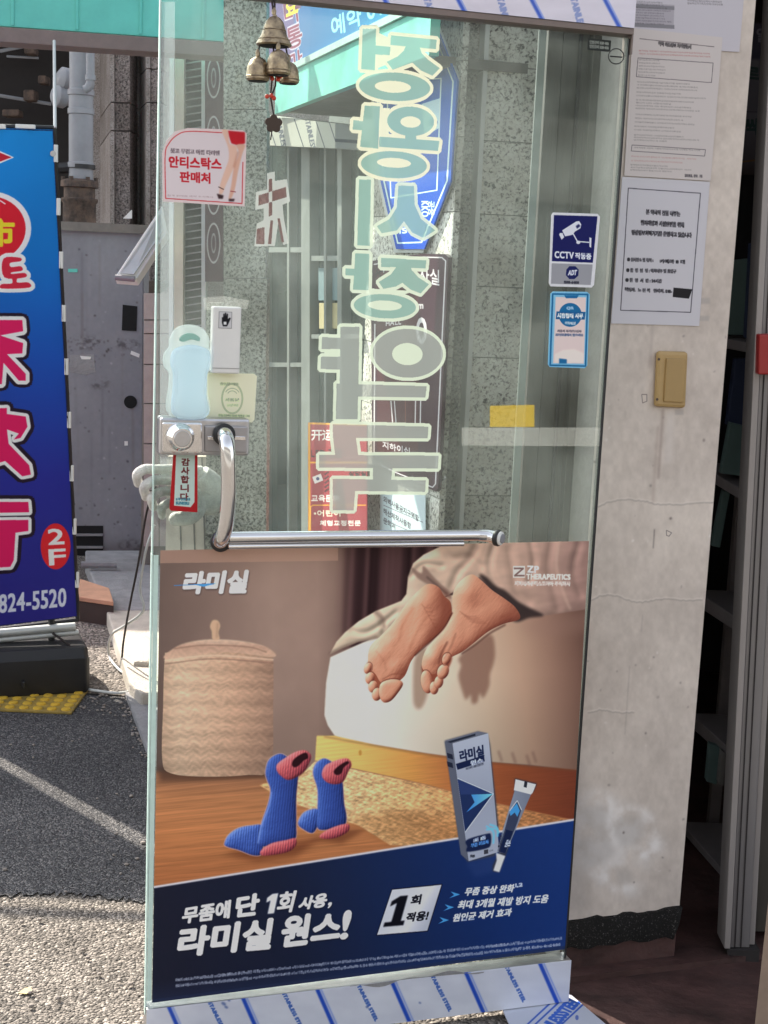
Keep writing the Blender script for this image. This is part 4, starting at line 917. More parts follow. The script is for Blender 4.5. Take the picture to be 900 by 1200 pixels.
for _ in range(70):
    x = rr_.uniform(670, 860); y = rr_.uniform(380, 1060); pc.fill(ell(x, y, rr_.uniform(.5, 1.6), rr_.uniform(.5, 2.2), rr_.uniform(0, 90), 8), rr_.choice([(96, 88, 86), (120, 110, 106), (196, 190, 186)]), .2, rr_.uniform(.4, .9))
for q in ([(780, 621), (786, 624), (783, 628), (780, 627)], [(829, 676), (833, 677), (832, 681)], [(751, 462), (757, 462), (757, 470), (752, 472)]): pc.line(q + [q[0]], .9, (96, 88, 88), 0, .8)
for (x, y, w_, h_) in ((816, 349, 15, 7), (818, 370, 12, 6), (790, 480, 10, 6)): pc.fill(rect(x, y, x + w_, y + h_), (150, 144, 140), .6, .8)
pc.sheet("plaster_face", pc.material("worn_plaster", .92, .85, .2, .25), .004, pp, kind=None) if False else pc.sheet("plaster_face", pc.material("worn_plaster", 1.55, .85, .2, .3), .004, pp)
mb = MB(); dbox(mb, WU0 + .001, WU1 - .001, -.40, -.1215, .012, WB1); mb.build("plaster_core", mat("plaster_core", (.40, .37, .35), .9, 0, .15, 20, .2, 80), pp)
mb = MB(); rr_ = random.Random(3); N = 14
top = []; bot = []
for i in range(N + 1):
    u_ = WU0 + (WU1 + .004 - WU0) * i / N; top.append(DW(u_, -.112 + rr_.uniform(0, .004), WB0 + rr_.uniform(-.004, .006))); bot.append(DW(u_ - (.02 if i == N else 0), -.108 + rr_.uniform(0, .008), .078 + rr_.uniform(-.006, .006)))
mid = [(a + b) / 2 + DOOR.n * rr_.uniform(.0, .006) for a, b in zip(top, bot)]; back = [p - DOOR.n * .012 + (0, 0, .002) for p in top]
V = back + top + mid + bot; mb.add(V, [(r * (N + 1) + i, r * (N + 1) + i + 1, (r + 1) * (N + 1) + i + 1, (r + 1) * (N + 1) + i) for r in range(3) for i in range(N)])
mb.build("skirting", M['skirt'], pp, True)
mb = MB(); dbox(mb, WU0 + .002, WU1 - .002, -.30, -.1145, .012, .085); mb.build("plinth", M['floor'], pp, bevel=.004)
# switch plate
sw = thing("wall_switch", WALL.hit([(784, 476)])[0], "beige rounded wall switch plate with one wide rocker on the pillar", "switch")
WS = WALL.shift(.006)
slab("switch_plate", WS, [(768, 411), (804, 412), (801, 478), (765, 476)], .014, M['beige'], sw, .012, .007)
slab("rocker", WS, [(777, 419), (800, 420), (797, 471), (774, 470)], .012, M['beige2'], sw, .0165, .002)
for (x, y) in ((772, 421), (770, 468)):
    mb = MB(); mb.lathe(WS.shift(.012).hit([(x, y)])[0], WALL.n, [(.003, 0), (.003, .001), (.001, .0012)], 8); mb.build("screw", M['rust'], sw)

# paper notices on the pillar
NW = WALL.shift(.0055)
def para(cv, x0, y0, x1, y1, n, sl, col, h=2.2, ragged=(.6, 1.0), seed=1):
    r = random.Random(seed)
    for i in range(n):
        y = y0 + (y1 - y0) * i / max(1, n - 1); xx = x0 - sl * (y - y0); w = (x1 - x0) * r.uniform(*ragged)
        s_ = blocky(HANGUL, seed * 50 + i, max(3, int(w / 2.6)))
        cv.row(s_, xx, y, xx + w, y + w * .045, h, col, 0, 0, 0, .85)
n3 = Canvas(NW, [(742, -40), (874, -34), (866, 61), (742, 54)], 1000, (178, 174, 181))
n3.fill([(742, 3), (790, 6), (789, 34), (742, 31)], (156, 152, 160)); 
for y in (5, 27): n3.fill([(742, y), (790, y + 2.5), (790, y + 7), (742, y + 4.5)], (120, 118, 124))
para(n3, 742, 3, 790, 28, 9, 0, (70, 66, 70), 2, (.7, 1), 31); para(n3, 805, 2, 852, 5, 2, 0, (60, 56, 60), 2.4, (.85, 1), 32)
n3.sheet("paper_notice", n3.material("notice_top_print", 1.3, .6, .3), .0012, None, label="lilac white notice at the top of the pillar, cut by the picture edge", category="notice", group="paper notices on the pillar")
n1 = Canvas(NW, [(741, 33), (846, 44), (832, 212), (731, 206)], 1100, (185, 178, 176))
n1.line([(749, 45.5), (836, 55)], .8, (96, 88, 90)); n1.row("약국 개인정보 처리방침서", 771, 53.5, 809, 57.5, 4.5, (50, 46, 50), .3)
para(n1, 748, 60.5, 834, 64, 2, 0, (150, 60, 60), 2, (.92, 1), 33)
n1.line([(747, 68), (835, 74), (833, 97), (745, 90), (747, 68)], .7, (86, 80, 84)); para(n1, 748, 71, 790, 89, 6, .05, (90, 84, 86), 1.8, (.3, .8), 34)
for (y0, y1, k, sd) in ((97, 104, 3, 35), (109, 113, 2, 36), (118, 128, 4, 37), (135, 144, 3, 38), (149, 153, 2, 39), (159, 165, 3, 40)): para(n1, 746 - (y0 - 97) * .06, y0, 828 - (y0 - 97) * .06, y1, k, .06, (84, 78, 80), 1.9, (.45, 1), sd)
n1.line([(740, 170), (826, 175.5), (825, 183), (739, 177), (740, 170)], .7, (86, 80, 84)); para(n1, 742, 174, 820, 175, 1, 0, (84, 78, 80), 2, (1, 1), 41)
para(n1, 739, 184, 824, 189, 2, 0, (160, 90, 90), 1.8, (.7, 1), 42); para(n1, 738, 194, 822, 200, 3, 0, (86, 80, 82), 1.9, (.5, 1), 43); n1.row("2023. 09. 15", 802, 207, 822, 208, 2.6, (80, 76, 80), .1)
n1.sheet("paper_notice", n1.material("notice_text_print", 1.3, .6, .3), .0012, None, off=.0014, label="densely printed privacy notice with red lines, middle sheet of the pillar", category="notice", group="paper notices on the pillar")
n2 = Canvas(NW, [(729, 207), (831.5, 213), (819, 382), (716, 379)], 1100, (184, 182, 189))
n2.line([(736, 220.5), (820.5, 226.5), (809, 366), (727, 363.5), (736, 220.5)], .9, (52, 50, 60))
INK = (40, 38, 44)
n2.row("본 약국의 건물 내부는", 757, 251, 796.5, 253.5, 5.5, INK, .16); n2.row("범죄예방과 시설안전을 위해", 751, 263.5, 801, 266.5, 5.5, INK, .16); n2.row("영상정보처리기기를 운영하고 있습니다", 740, 275, 810, 278.5, 5.5, INK, .16)
n2.row("● 설치장소 및 위치 :", 735, 306, 765, 307, 4, INK, .12); n2.row("카메라 8 대", 773, 308, 802, 309, 4, INK, .12)
n2.row("● 촬  영  범  위 : 약국내부 및 출입구", 734, 318.5, 792, 320, 4, INK, .12); n2.row("● 촬  영  시  간 : 24시간", 733, 330, 775, 331.5, 4, INK, .12); n2.row("책임자.  노 진 석   연락처. 010-", 732, 341, 787, 343.5, 4, INK, .12)
n2.fill([(789, 337), (811, 339), (807, 350), (788, 348)], (18, 16, 20))
n2.sheet("paper_notice", n2.material("notice_camera_print", 1.3, .6, .3), .0012, None, label="bordered camera notice with one blacked out box, lowest sheet on the pillar", category="notice", group="paper notices on the pillar")

# ================================================================== dark store on the right
rm = thing("store_room", (1.6, 4.4, 0), "unlit store room opening to the right of the pillar", "room")
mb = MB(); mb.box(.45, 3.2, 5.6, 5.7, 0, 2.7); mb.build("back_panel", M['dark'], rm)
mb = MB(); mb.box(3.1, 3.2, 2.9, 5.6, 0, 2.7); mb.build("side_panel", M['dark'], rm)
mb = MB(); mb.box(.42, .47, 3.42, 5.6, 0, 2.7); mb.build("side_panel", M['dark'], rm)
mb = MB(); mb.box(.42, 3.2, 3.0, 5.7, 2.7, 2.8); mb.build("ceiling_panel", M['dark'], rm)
rk = thing("store_rack", at(835, 1040, 3.6) * (1, 1, 0), "dull metal rack with dark boards standing on its shelves, in the store", "rack")
def shelf_(xa, ya, xb, yb, hpx):
    a, b = at(xa, ya, 3.8), at(xb, yb, 3.45); a2, b2 = at(xa, ya + hpx, 3.8), at(xb, yb + hpx, 3.45); dx = np.array((.4, 0, 0))
    mb = MB(); mb.hexa([a, b, b2, a2], [p + dx for p in (a, b, b2, a2)]); mb.build("shelf", M['shelf'], rk, bevel=.003)
for s_ in ((828, 392, 895, 405, 12), (815, 541, 892, 588, 13), (812, 690, 890, 742, 17), (808, 835, 880, 900, 16), (796, 962, 870, 1046, 10), (796, 985, 870, 1070, 10)): shelf_(*s_)
mb = MB(); mb.box(at(845, 800, 3.85)[0], at(845, 800, 3.85)[0] + .03, 3.85, 3.88, 0, 2.3); mb.build("upright", M['shelf'], rk)
def brd(q, Y, m, name, lab): slab(name, facing(Y), q, .03, m, None, .0, .002, label=lab, category="board", group="boards on the store rack")
brd([(858, 305), (884, 302), (876, 393), (850, 392)], 3.7, M['tealbox'], "stored_board", "dull teal board on the top shelf of the store rack")
brd([(880, 285), (898, 285), (888, 398), (874, 396)], 3.62, M['navybox'], "stored_board", "dark navy board beside the teal one on the top shelf")
brd([(862, 420), (884, 420), (872, 500), (852, 498)], 3.7, M['navybox'], "stored_board", "dark navy board on the second shelf of the store rack")
brd([(856, 495), (875, 500), (869, 558), (845, 555)], 3.62, M['tealbox'], "stored_board", "teal board low on the second shelf of the store rack")
brd([(848, 575), (856, 577), (844, 642), (834, 640)], 3.7, M['tealbox'], "stored_board", "slim teal board on the third shelf of the store rack")
brd([(832, 872), (844, 876), (840, 920), (828, 916)], 3.62, M['tealbox'], "stored_board", "small teal board on the lowest shelf of the store rack")
brd([(846, 880), (852, 884), (848, 922), (842, 918)], 3.58, M['jamb2'], "stored_board", "narrow grey board on the lowest shelf of the store rack")
# wall posters high up in the store
sc_ = Canvas(facing(4.3), [(850, 28), (960, 28), (960, 205), (850, 205)], 900, lambda X, Y: lerp(Y, [30, 68, 72, 130, 134, 190, 205], [(62, 56, 72), (52, 48, 66), (100, 94, 98), (92, 86, 90), (96, 90, 94), (84, 74, 74), (60, 46, 40)]))
sc_.row("알자", 886, 50, 915, 50, 16, (120, 116, 128), .6); sc_.row("르싹", 876, 94, 902, 97, 16, (44, 62, 56), .7); sc_.row("싹", 872, 158, 889, 158, 18, (40, 60, 54), .9); sc_.row("으로", 891, 158, 912, 158, 10, (50, 66, 60), .4)
sc_.line([(850, 131), (960, 133)], .8, (60, 54, 56)); sc_.fill(ell(890, 184, 4, 2.5), (150, 100, 50)); sc_.line([(868, 190), (900, 186)], 2, (110, 78, 40))
sc_.sheet("store_poster", sc_.material("store_poster_print", .6, .6), .01, None, label="dark store poster with green Korean lettering, top right corner", category="poster")
po = thing("sliding_door_post", at(868, 1130, 3.12) * (1, 1, 0), "grooved aluminium sliding door post in front of the store", "post")
Yp = 3.12; PF = facing(Yp)
slab("post_lip", PF, [(908, -60), (916, -60), (856, 1112), (849, 1112)], .08, M['aluwarm'], po, .0, .002); slab("post_face", PF, [(916.5, -60), (939, -60), (879, 1112), (856.5, 1112)], .08, M['alu'], po, -.006, .002)
for x in (921, 928): slab("groove", PF, [(x, -60), (x + 1.2, -60), (x - 58.8, 1111), (x - 60, 1111)], .004, M['dark'], po, -.003)
slab("post_lip", PF, [(942, -60), (950, -60), (887, 1112), (880, 1112)], .08, M['aluwarm'], po, -.02, .002)
slab("post_shoe", PF, [(852, 1112.5), (890, 1112.5), (888, 1132), (855, 1134)], .08, M['dark'], po, .004)
slab("sliding_panel", PF, [(948, -60), (2300, -60), (2300, 1130), (887.5, 1112)], .03, M['jamb'], po, -.09)
slab("red_box", PF, [(886, 391), (930, 391), (930, 438), (885, 438)], .1, M['redbox'], None, .03, .004, label="red box on the aluminium post at the right edge", category="box")
bb = MB(); q = [at(902, 1040, 2.75), at(960, 1040, 2.75), at(960, 1215, 2.75), at(883, 1215, 2.75)]; bb.hexa(q, [p + (.02, .03, 0) for p in q]); bb.build("leaning_board", mat("beige_board", (.34, .25, .19), .6, 0, .15, 20), None, label="beige board edge in the bottom right corner", category="board")
# film sheet on the floor
fq = [(588, 1182), (655, 1163), (670, 1168), (722, 1212), (640, 1230), (600, 1210)]
FL = Plane((0, 0, .016), (1, 0, 0), (0, 1, 0))
fc = Canvas(FL, fq, 900, (176, 180, 192))
for x in (0, 9, 40): fc.line([(618 + x, 1202), (648 + x, 1174)], 2.0, (50, 84, 170))
fc.text("STAINLESSSTEEL", (622, 1216), (668, 1170), (680, 1176), (636, 1222), (52, 92, 178), .5)
fc.fill(ell(676, 1194, 2, 3), (90, 110, 170))
fc.sheet("film_scrap", fc.material("film_scrap_print", 1.35, .4), .003, None, label="scrap of white protective film with blue lettering on the dark floor", category="film scrap")

# ================================================================== the glass door
door = thing("glass_door", DW(.46, 0, .02), "clear glass door with film wrapped steel rails standing open, poster on its lower half", "door")
mb = MB(); dbox(mb, .0, .914, -.012, 0, .11, 2.09); mb.build("glass_pane", M['pane'], door)
mb = MB(); dbox(mb, -.0035, -.0004, -.0125, .0005, .10, 1.045); mb.build("edge_strip", M['mint'], door)
mb = MB(); dbox(mb, -.0030, -.0006, -.012, 0, 1.047, 2.09); mb.build("edge_strip", M['mint'], door)
mb = MB(); dbox(mb, .0004, .0095, .0003, .0012, .13, 1.043); mb.build("border_strip", M['mint'], door)
mb = MB(); dbox(mb, .9145, .9185, -.004, .003, .12, 2.06); mb.build("edge_gasket", M['black'], door)
def film(name, quad, ppm, lines, words, base=(196, 196, 206)):
    pass
# top rail
tq = list(map(tuple, project(DOOR.shift(.02).xyz([(.10, 2.20), (.9165, 2.20), (.9165, 2.0775), (.10, 2.0775)]))))
tf = Canvas(DOOR.shift(.02), tq, 900, lambda X, Y: np.stack([190 + 6 * noise2(X, Y, 40, 12, 5), 186 + 6 * noise2(X, Y, 40, 12, 5), 198 + 6 * noise2(X, Y, 40, 12, 5)], -1))
for k in range(-2, 8):
    x = 452 + k * 86
    tf.line([(x - 14, -24), (x + 22, 44)], 4.2, (40, 74, 172), .3); tf.line([(x - 9, -22), (x + 26, 46)], 1.2, (120, 140, 200), .2)
    tf.text("STAINLESS", (x + 50, -8), (x + 62, 34), (x + 55, 36), (x + 43, -6), (120, 132, 176), .1, .2)
film_m = tf.material("top_film_print", 1.4, .25, .5, .25)
mb = MB(); dbox(mb, .10, .9165, -.032, .0195, 2.0775, 2.20); mb.build("top_rail", M['steel'], door, bevel=.002)
tf.sheet("film_cover", film_m, .0006, door, off=.0002)
mb = MB(); dbox(mb, .10, .917, -.03, .0185, 2.066, 2.0768); mb.build("rail_gasket", M['brownedge'], door)
mb = MB(); dbox(mb, .918, .921, -.03, .01, 2.03, 2.20); mb.build("rail_end", M['brownedge'], door)
# bottom rail
bq = list(map(tuple, project(DOOR.shift(.014).xyz([(-.002, .119), (.926, .119), (.926, .021), (-.002, .021)]))))
bf_ = Canvas(DOOR.shift(.014), bq, 1000, lambda X, Y: np.stack([182 + 12 * noise2(X, Y, 40, 22, 6), 186 + 12 * noise2(X, Y, 40, 22, 6), 198 + 10 * noise2(X, Y, 40, 22, 6)], -1))
for k in range(-1, 7):
    x = 197 + k * 86.5; y = 1175 - k * 11.2
    bf_.line([(x - 3, y - 4), (x + 26, y + 62)], 4.6, (30, 66, 165), .3); bf_.line([(x + 1.5, y - 4), (x + 31, y + 62)], 1.3, (96, 120, 190), .2)
    xx = x + 46; yy = y + 1
    bf_.text("STAINLESS STEEL", (xx + 4.5, yy - 2.5), (xx + 27, yy + 41.5), (xx + 23.5, yy + 43), (xx + 1, yy - 1), (62, 92, 160), .15, .15)
for (x, y, r) in ((262, 1176, 3), (268, 1172, 2), (265, 1180, 2.4), (430, 1180, 2), (492, 1175, 1.6)): bf_.fill(ell(x, y, r, r * .6, 30), (70, 90, 140), .4, .8)
mb = MB(); dbox(mb, -.002, .926, -.026, .0135, .021, .119); mb.build("bottom_rail", M['steel'], door, bevel=.002)
bf_.sheet("film_cover", bf_.material("bottom_film_print", 1.4, .25, .5, .35), .0006, door, off=.0002)
mb = MB(); w = [DW(u_, .0155, .119 + .006 * math.sin(u_ * 23) + .004 * math.sin(u_ * 61)) for u_ in np.linspace(.42, .72, 24)]; lo_ = [DW(u_, .0152, .1165 - .003 * math.sin(u_ * 9)) for u_ in np.linspace(.42, .72, 24)]
mb.add(w + lo_, [(i, i + 1, i + 25, i + 24) for i in range(23)]); mb.build("peeled_film", M['greycon'], door)
# push bar
mb = MB(); uz = [duz(268, 630, .05), duz(560, 627, .05)]
pth = [DW(uz[0][0], .05, uz[0][1]), DW(uz[1][0], .05, uz[1][1])]
mb.tube(pth, .0115, 20); mb.build("push_bar", M['chrome'], door, True)
mb = MB(); mb.tube([DW(uz[0][0], .05, uz[0][1] - .017), DW(uz[1][0] - .03, .05, uz[1][1] - .017)], .0055, 12); mb.build("push_bar_lip", M['chrome'], door, True)
e = uz[1]; mb = MB(); mb.tube([DW(e[0], .05, e[1]), DW(e[0] + .02, .052, e[1] - .001), DW(e[0] + .033, .066, e[1] - .003)], [.0115, .013, .0145], 18); mb.build("bar_end", M['chrome'], door, True)
cpt = DW(e[0] + .033, .066, e[1] - .003); axd = nrm(DW(1, .0, 0) - DW(0, 0, 0) + DOOR.n * 1.1)
mb = MB(); mb.lathe(cpt, axd, [(.0155, -.002), (.0165, 0), (.0165, .006), (.0155, .008)], 24); mb.build("bar_collar", M['black'], door, True)
mb = MB(); mb.lathe(cpt + axd * .008, axd, [(.014, 0), (.014, .003), (.0115, .005)], 24); mb.build("bar_ring", M['white'], door, True)
mb = MB(); mb.lathe(cpt + axd * .0132, axd, [(.0095, 0), (.0095, .002), (.001, .003)], 20); mb.build("bar_cap", M['pipe'], door, True)
# lock
def face(px, py, o): return DOOR.shift(o).hit([(px, py)])[0]
lk = [(185, 487), (289, 489), (288, 532), (184, 531)]
lkc = slab("lock", DOOR, lk, .045, M['steel'], door, .03, .005)
slab("lock_cover", DOOR, [(187, 492), (233, 493), (233, 528), (187, 527)], .01, M['chrome'], lkc, .038, .003)
slab("lock_plate", DOOR, [(236, 496), (286, 497), (285, 528), (236, 527)], .01, mat("satin_grey_metal", (.40, .385, .39), .42, .6, .06, 20), lkc, .037, .003)
for x in (239, 270): slab("lock_slot", DOOR, [(x, 508), (x + 13, 508.5), (x + 13, 513), (x, 512.5)], .004, M['chrome'], lkc, .0385, .001)
kc = face(211, 512, .038)
mb = MB(); mb.lathe(kc, DOOR.n, [(.025, 0), (.026, .004), (.022, .009), (.0205, .022), (.018, .026), (.001, .026)], 32); mb.build("knob", M['chrome'], lkc, True)
mb = MB(); mb.lathe(kc + DOOR.n * .0262, DOOR.n, [(.0155, 0), (.0145, .0015), (.001, .0015)], 28); mb.build("knob_cap", M['steel'], lkc, True)
# pull handle
pth = [face(262, 508, .036), face(264, 511, .07), face(266, 520, .088), face(267.5, 540, .094), face(268, 575, .094), face(266, 605, .092), face(263, 622, .085), face(259, 632, .065), face(258, 634, .035), face(258, 634, .0)]
pth = smooth_path(pth, 6)
mb = MB(); mb.tube(pth, .0145, 20); hd = mb.build("pull_handle", M['chrome'], door, True)
for (c_, r) in ((face(262, 509, .037), .021), (face(258, 634, .0), .02)):
    mb = MB(); mb.lathe(c_, DOOR.n, [(r, 0), (r, .008), (r * .8, .012), (.001, .012)], 24); mb.build("handle_collar", M['black'], hd, True)
# reflected bands, painted as thin translucent strips on the pane
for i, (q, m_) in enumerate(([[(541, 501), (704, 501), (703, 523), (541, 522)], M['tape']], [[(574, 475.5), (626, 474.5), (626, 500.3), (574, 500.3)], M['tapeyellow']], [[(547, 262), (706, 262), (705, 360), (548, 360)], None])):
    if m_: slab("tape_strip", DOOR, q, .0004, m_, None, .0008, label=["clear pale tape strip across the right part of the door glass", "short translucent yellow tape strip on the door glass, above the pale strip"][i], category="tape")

# ------------------------------------------------------------------ poster
PD = DOOR.shift(.0015)
PQ = [(188, 645), (690, 634), (664, 1112), (178, 1175)]
c = Canvas(PD, PQ, 1150, lambda X, Y: lerp(X, [185, 215, 270, 320, 372, 405], [(110, 93, 86), (120, 101, 93), (140, 118, 108), (158, 134, 122), (156, 131, 119), (128, 105, 96)]))
X, Y = c.X, c.Y
c.img *= (1 - .14 * np.clip((Y - 760) / 140, 0, 1) + .03 * noise2(X, Y, 30, 30, 2))[..., None]
def arr(*v): return np.stack(np.broadcast_arrays(*v), -1)
def relief(m, radii, extra=0, A=24.0, l=(-.55, -.55, .63)):
    h = sum(w_ * blur(m, r * c.k) for r, w_ in radii) + extra; gy, gx = np.gradient(h); gx, gy = gx * A * c.k / 2, gy * A * c.k / 2
    nz_ = 1 / np.sqrt(1 + gx * gx + gy * gy); return np.clip((-gx * l[0] - gy * l[1] + l[2]) * nz_, 0, 1)
def ramp(v, stops):
    xs = [q[0] for q in stops]; cs = np.array([q[1] for q in stops], float); return np.stack([np.interp(v, xs, cs[:, k]) for k in range(3)], -1)
def paint(m, col):
    k_ = m[..., None]; c.img = c.img * (1 - k_) + (col / 255.0).astype(np.float32) * k_
def bump_(x, y, r, h=1.0, ry=None): return h * np.exp(-(((X - x) / r) ** 2 + ((Y - y) / (ry or r)) ** 2))
# curtain
fold = noise2(X + (Y - 640) * .05, Y * 0, 9, 1, 21, 2)
cur = c.mask([(404, 630), (530, 630), (530, 760), (400, 760)])
c.put(blur(cur, 2 * c.k), lambda X, Y: arr(62 + 44 * fold, 42 + 36 * fold, 44 + 34 * fold))
c.put(blur(c.mask([(398, 630), (412, 630), (408, 770), (394, 770)]), 4 * c.k), (116, 92, 86), .6)
# wooden floor
st = noise2(X + Y * 1.2, Y + X * .10, 150, 3.2, 8, 4); st2 = noise2(X, Y + X * .1, 30, 1.2, 9, 2)
def wood(X, Y): return lerp(Y, [900, 935, 980, 1040], [(142, 102, 78), (176, 122, 84), (182, 122, 80), (160, 102, 66)]) * (1 + .13 * st + .07 * st2)[..., None]
c.fill([(150, 903), (330, 908), (380, 900), (700, 900), (700, 1080), (150, 1080)], wood, 1.5)
c.fill([(186, 898), (320, 902), (322, 912), (186, 916)], (74, 54, 46), 3, .7)
# basket
bk = c.mask(smooth_poly([(193, 772), (200, 764), (258, 758), (316, 764), (320, 772), (320, 830), (317, 900), (290, 908), (240, 910), (200, 906), (190, 890), (191, 830)], 4))
wv_ = noise2(X, Y, 26, 18, 14, 2); zig = np.sin((Y + 4.5 * wv_ + (3.2 + 1.6 * wv_) * np.abs((((X + 5 * wv_) / 9.5) % 2) - 1) * 2) * .82) * .35 + noise2(X, Y, 5, 2.2, 13, 3) * .9
bandy = np.sin((Y - 770 + 3 * wv_) / 19 * 2 * math.pi) * .9
def bask(X, Y): return lerp(X, [190, 210, 245, 280, 320], [(190, 162, 138), (208, 180, 154), (204, 172, 146), (190, 156, 132), (156, 126, 108)]) * (1 + .085 * zig + .05 * bandy - .14 * np.clip((Y - 840) / 70, 0, 1))[..., None]
c.put(bk, bask)
c.fill([(194, 772), (206, 758), (228, 751), (256, 749), (290, 752), (314, 759), (320, 770), (260, 764)], lambda X, Y: lerp(Y, [748, 758, 772], [(212, 186, 164), (188, 154, 134), (206, 174, 150)]) * (1 + .05 * zig)[..., None], .6, 1, True)
c.line(smooth_path([(204, 760), (240, 756), (290, 758), (312, 764)]), 1.4, (140, 108, 94), .5, .7); c.line(smooth_path([(193, 774), (250, 768), (320, 773)]), 2, (218, 190, 166), .6, .8); c.line(smooth_path([(193, 778), (250, 772), (320, 777)]), 1.4, (130, 100, 88), .6, .7)
c.fill([(249, 749), (248, 740), (246, 734), (249, 727), (255, 727), (258, 733), (256, 741), (257, 749)], (200, 168, 140), .5, 1, True); c.line([(255, 730), (254, 747)], 1.6, (160, 126, 106), .8, .7)
# bed: mattress
mt_ = [(387, 770), (400, 764), (440, 746), (520, 700), (700, 650), (700, 905), (674, 902), (620, 896), (576, 893), (500, 883), (440, 873), (404, 867), (392, 862), (384, 850), (380, 838), (382, 800)]
def matc(X, Y): return lerp(X + (Y - 800) * -.15, [380, 455, 515, 568, 612, 652, 690], [(217, 214, 203), (223, 218, 205), (218, 205, 185), (205, 182, 158), (186, 154, 132), (150, 118, 102), (108, 80, 70)]) * (1 - .16 * np.clip((Y - 790) / 110, 0, 1) * np.clip((X - 430) / 120, 0, 1) + .012 * noise2(X, Y, 40, 40, 15))[..., None]
c.fill(mt_, matc, .5)
# base board and rug
c.fill([(371, 862), (392, 862), (440, 873), (500, 883), (576, 893), (674, 902), (700, 904), (700, 966), (640, 954), (582, 941), (500, 919), (450, 908), (369, 891)], lambda X, Y: lerp(X, [368, 420, 480, 540, 590, 680], [(228, 198, 120), (222, 184, 108), (206, 150, 84), (174, 106, 66), (146, 82, 52), (112, 58, 42)]) * (1 + .05 * st2)[..., None], .4)
c.line(smooth_path([(380, 863), (440, 874), (500, 884), (576, 894), (674, 903)]), 1.6, (110, 76, 56), .8, .6); c.fill(ell(422, 882, 1.8, 3.4), (186, 140, 70), .4)
for (x, y) in ((584, 888), (600, 890), (617, 893), (624, 889)): c.line([(x, y - 8), (x + 4, y + 4)], 2, (104, 76, 70), 1.2, .6)
rt = 1.25 * noise2(X + .6 * Y, Y, 4.2, 2.3, 31, 3) + .2 * np.sin((X * .45 - Y) * 1.2); rt2 = noise2(X, Y, 40, 14, 32, 2)
c.fill([(304, 920), (309, 918), (348, 913), (369, 892), (450, 909), (500, 920), (582, 942), (700, 968), (700, 1000), (457, 990), (420, 967), (348, 943), (318, 929)], lambda X, Y: lerp(X, [300, 380, 450, 540, 680], [(210, 164, 114), (228, 192, 146), (224, 182, 132), (200, 148, 100), (152, 102, 66)]) * (1 + .24 * rt + .10 * rt2)[..., None], .6)
c.fill([(420, 967), (404, 958), (470, 948), (560, 968), (540, 990), (457, 990)], (120, 78, 44), 5, .35)
# duvet
dv = [(386, 767), (394, 752), (404, 741), (420, 728), (440, 716), (470, 704), (476, 696), (478, 676), (484, 660), (496, 650), (516, 640), (530, 630), (700, 630), (700, 712), (660, 718), (634, 722), (616, 714), (590, 705), (562, 676), (520, 700), (470, 730), (443, 748), (420, 752), (400, 760)]
dn = noise2(X * .7 + Y * .5, Y - X * .2, 34, 22, 41, 3)
def duv(X, Y): return lerp(X, [386, 440, 490, 560, 620, 690], [(208, 190, 166), (216, 196, 172), (212, 188, 166), (204, 174, 154), (190, 158, 142), (150, 120, 112)]) * (1 + .10 * dn)[..., None]
dm = c.mask(dv); cre = np.zeros_like(dm)
for p_, w_ in (([(596, 640), (602, 672), (606, 692), (622, 708)], 7), ([(648, 630), (643, 664), (649, 690), (656, 716)], 7), ([(560, 636), (552, 652), (538, 668), (528, 690)], 6), ([(516, 640), (530, 654), (548, 652), (566, 666)], 6), ([(480, 676), (496, 662), (520, 664)], 4), ([(440, 716), (448, 728), (450, 744)], 4), ([(410, 738), (424, 742), (440, 736), (466, 716)], 4), ([(680, 634), (672, 668), (682, 700)], 6), ([(622, 634), (626, 660), (620, 684)], 5), ([(580, 636), (574, 664), (584, 690)], 5)):
    q_ = smooth_path(p_); lm = np.zeros_like(dm)
    for a_, b_ in zip(q_[:-1], q_[1:]):
        d_ = np.array(b_) - a_; L_ = np.hypot(*d_) or 1; n_ = np.array([-d_[1], d_[0]]) / L_ * w_ / 2; lm = np.maximum(lm, c.mask([a_ + n_, b_ + n_, b_ - n_, a_ - n_]))
    cre = cre + blur(lm, w_ * .55 * c.k)
dvv = relief(dm, [(6, .5), (14, .6)], dn * .14 + noise2(X, Y, 14, 12, 42, 2) * .03 - cre * .6, 11)
base_ = duv(X, Y); paint(blur(dm, .5 * c.k), base_ * (.58 + .62 * dvv)[..., None])
def crease(p, w_, a_=.5, col=(96, 74, 68), soft=1.5): c.line(smooth_path(p), w_, col, soft, a_)
crease([(386, 766), (410, 755), (442, 746)], 2.2, .7); crease([(440, 717), (448, 726), (450, 735)], 3, .6); crease([(443, 716), (452, 728)], 2, .4)
crease([(654, 634), (652, 664), (660, 694), (668, 714)], 3, .5, (206, 176, 158), 1.5)
crease([(560, 640), (552, 652), (540, 664)], 4, .35, (130, 104, 94), 2); crease([(520, 646), (534, 652), (548, 650)], 5, .3, (140, 112, 102), 2.5); crease([(478, 676), (492, 666), (510, 668)], 3, .35, (140, 112, 100), 2)
crease([(580, 640), (572, 660), (576, 676)], 3, .4, (220, 196, 176), 2)
c.fill([(482, 665), (494, 672), (496, 663), (508, 676), (516, 684), (526, 693), (528, 702), (516, 692), (500, 684), (488, 676)], (134, 108, 98), 1, .85, True); crease([(500, 676), (512, 686), (524, 696)], 2, .6, (70, 54, 52), .8)
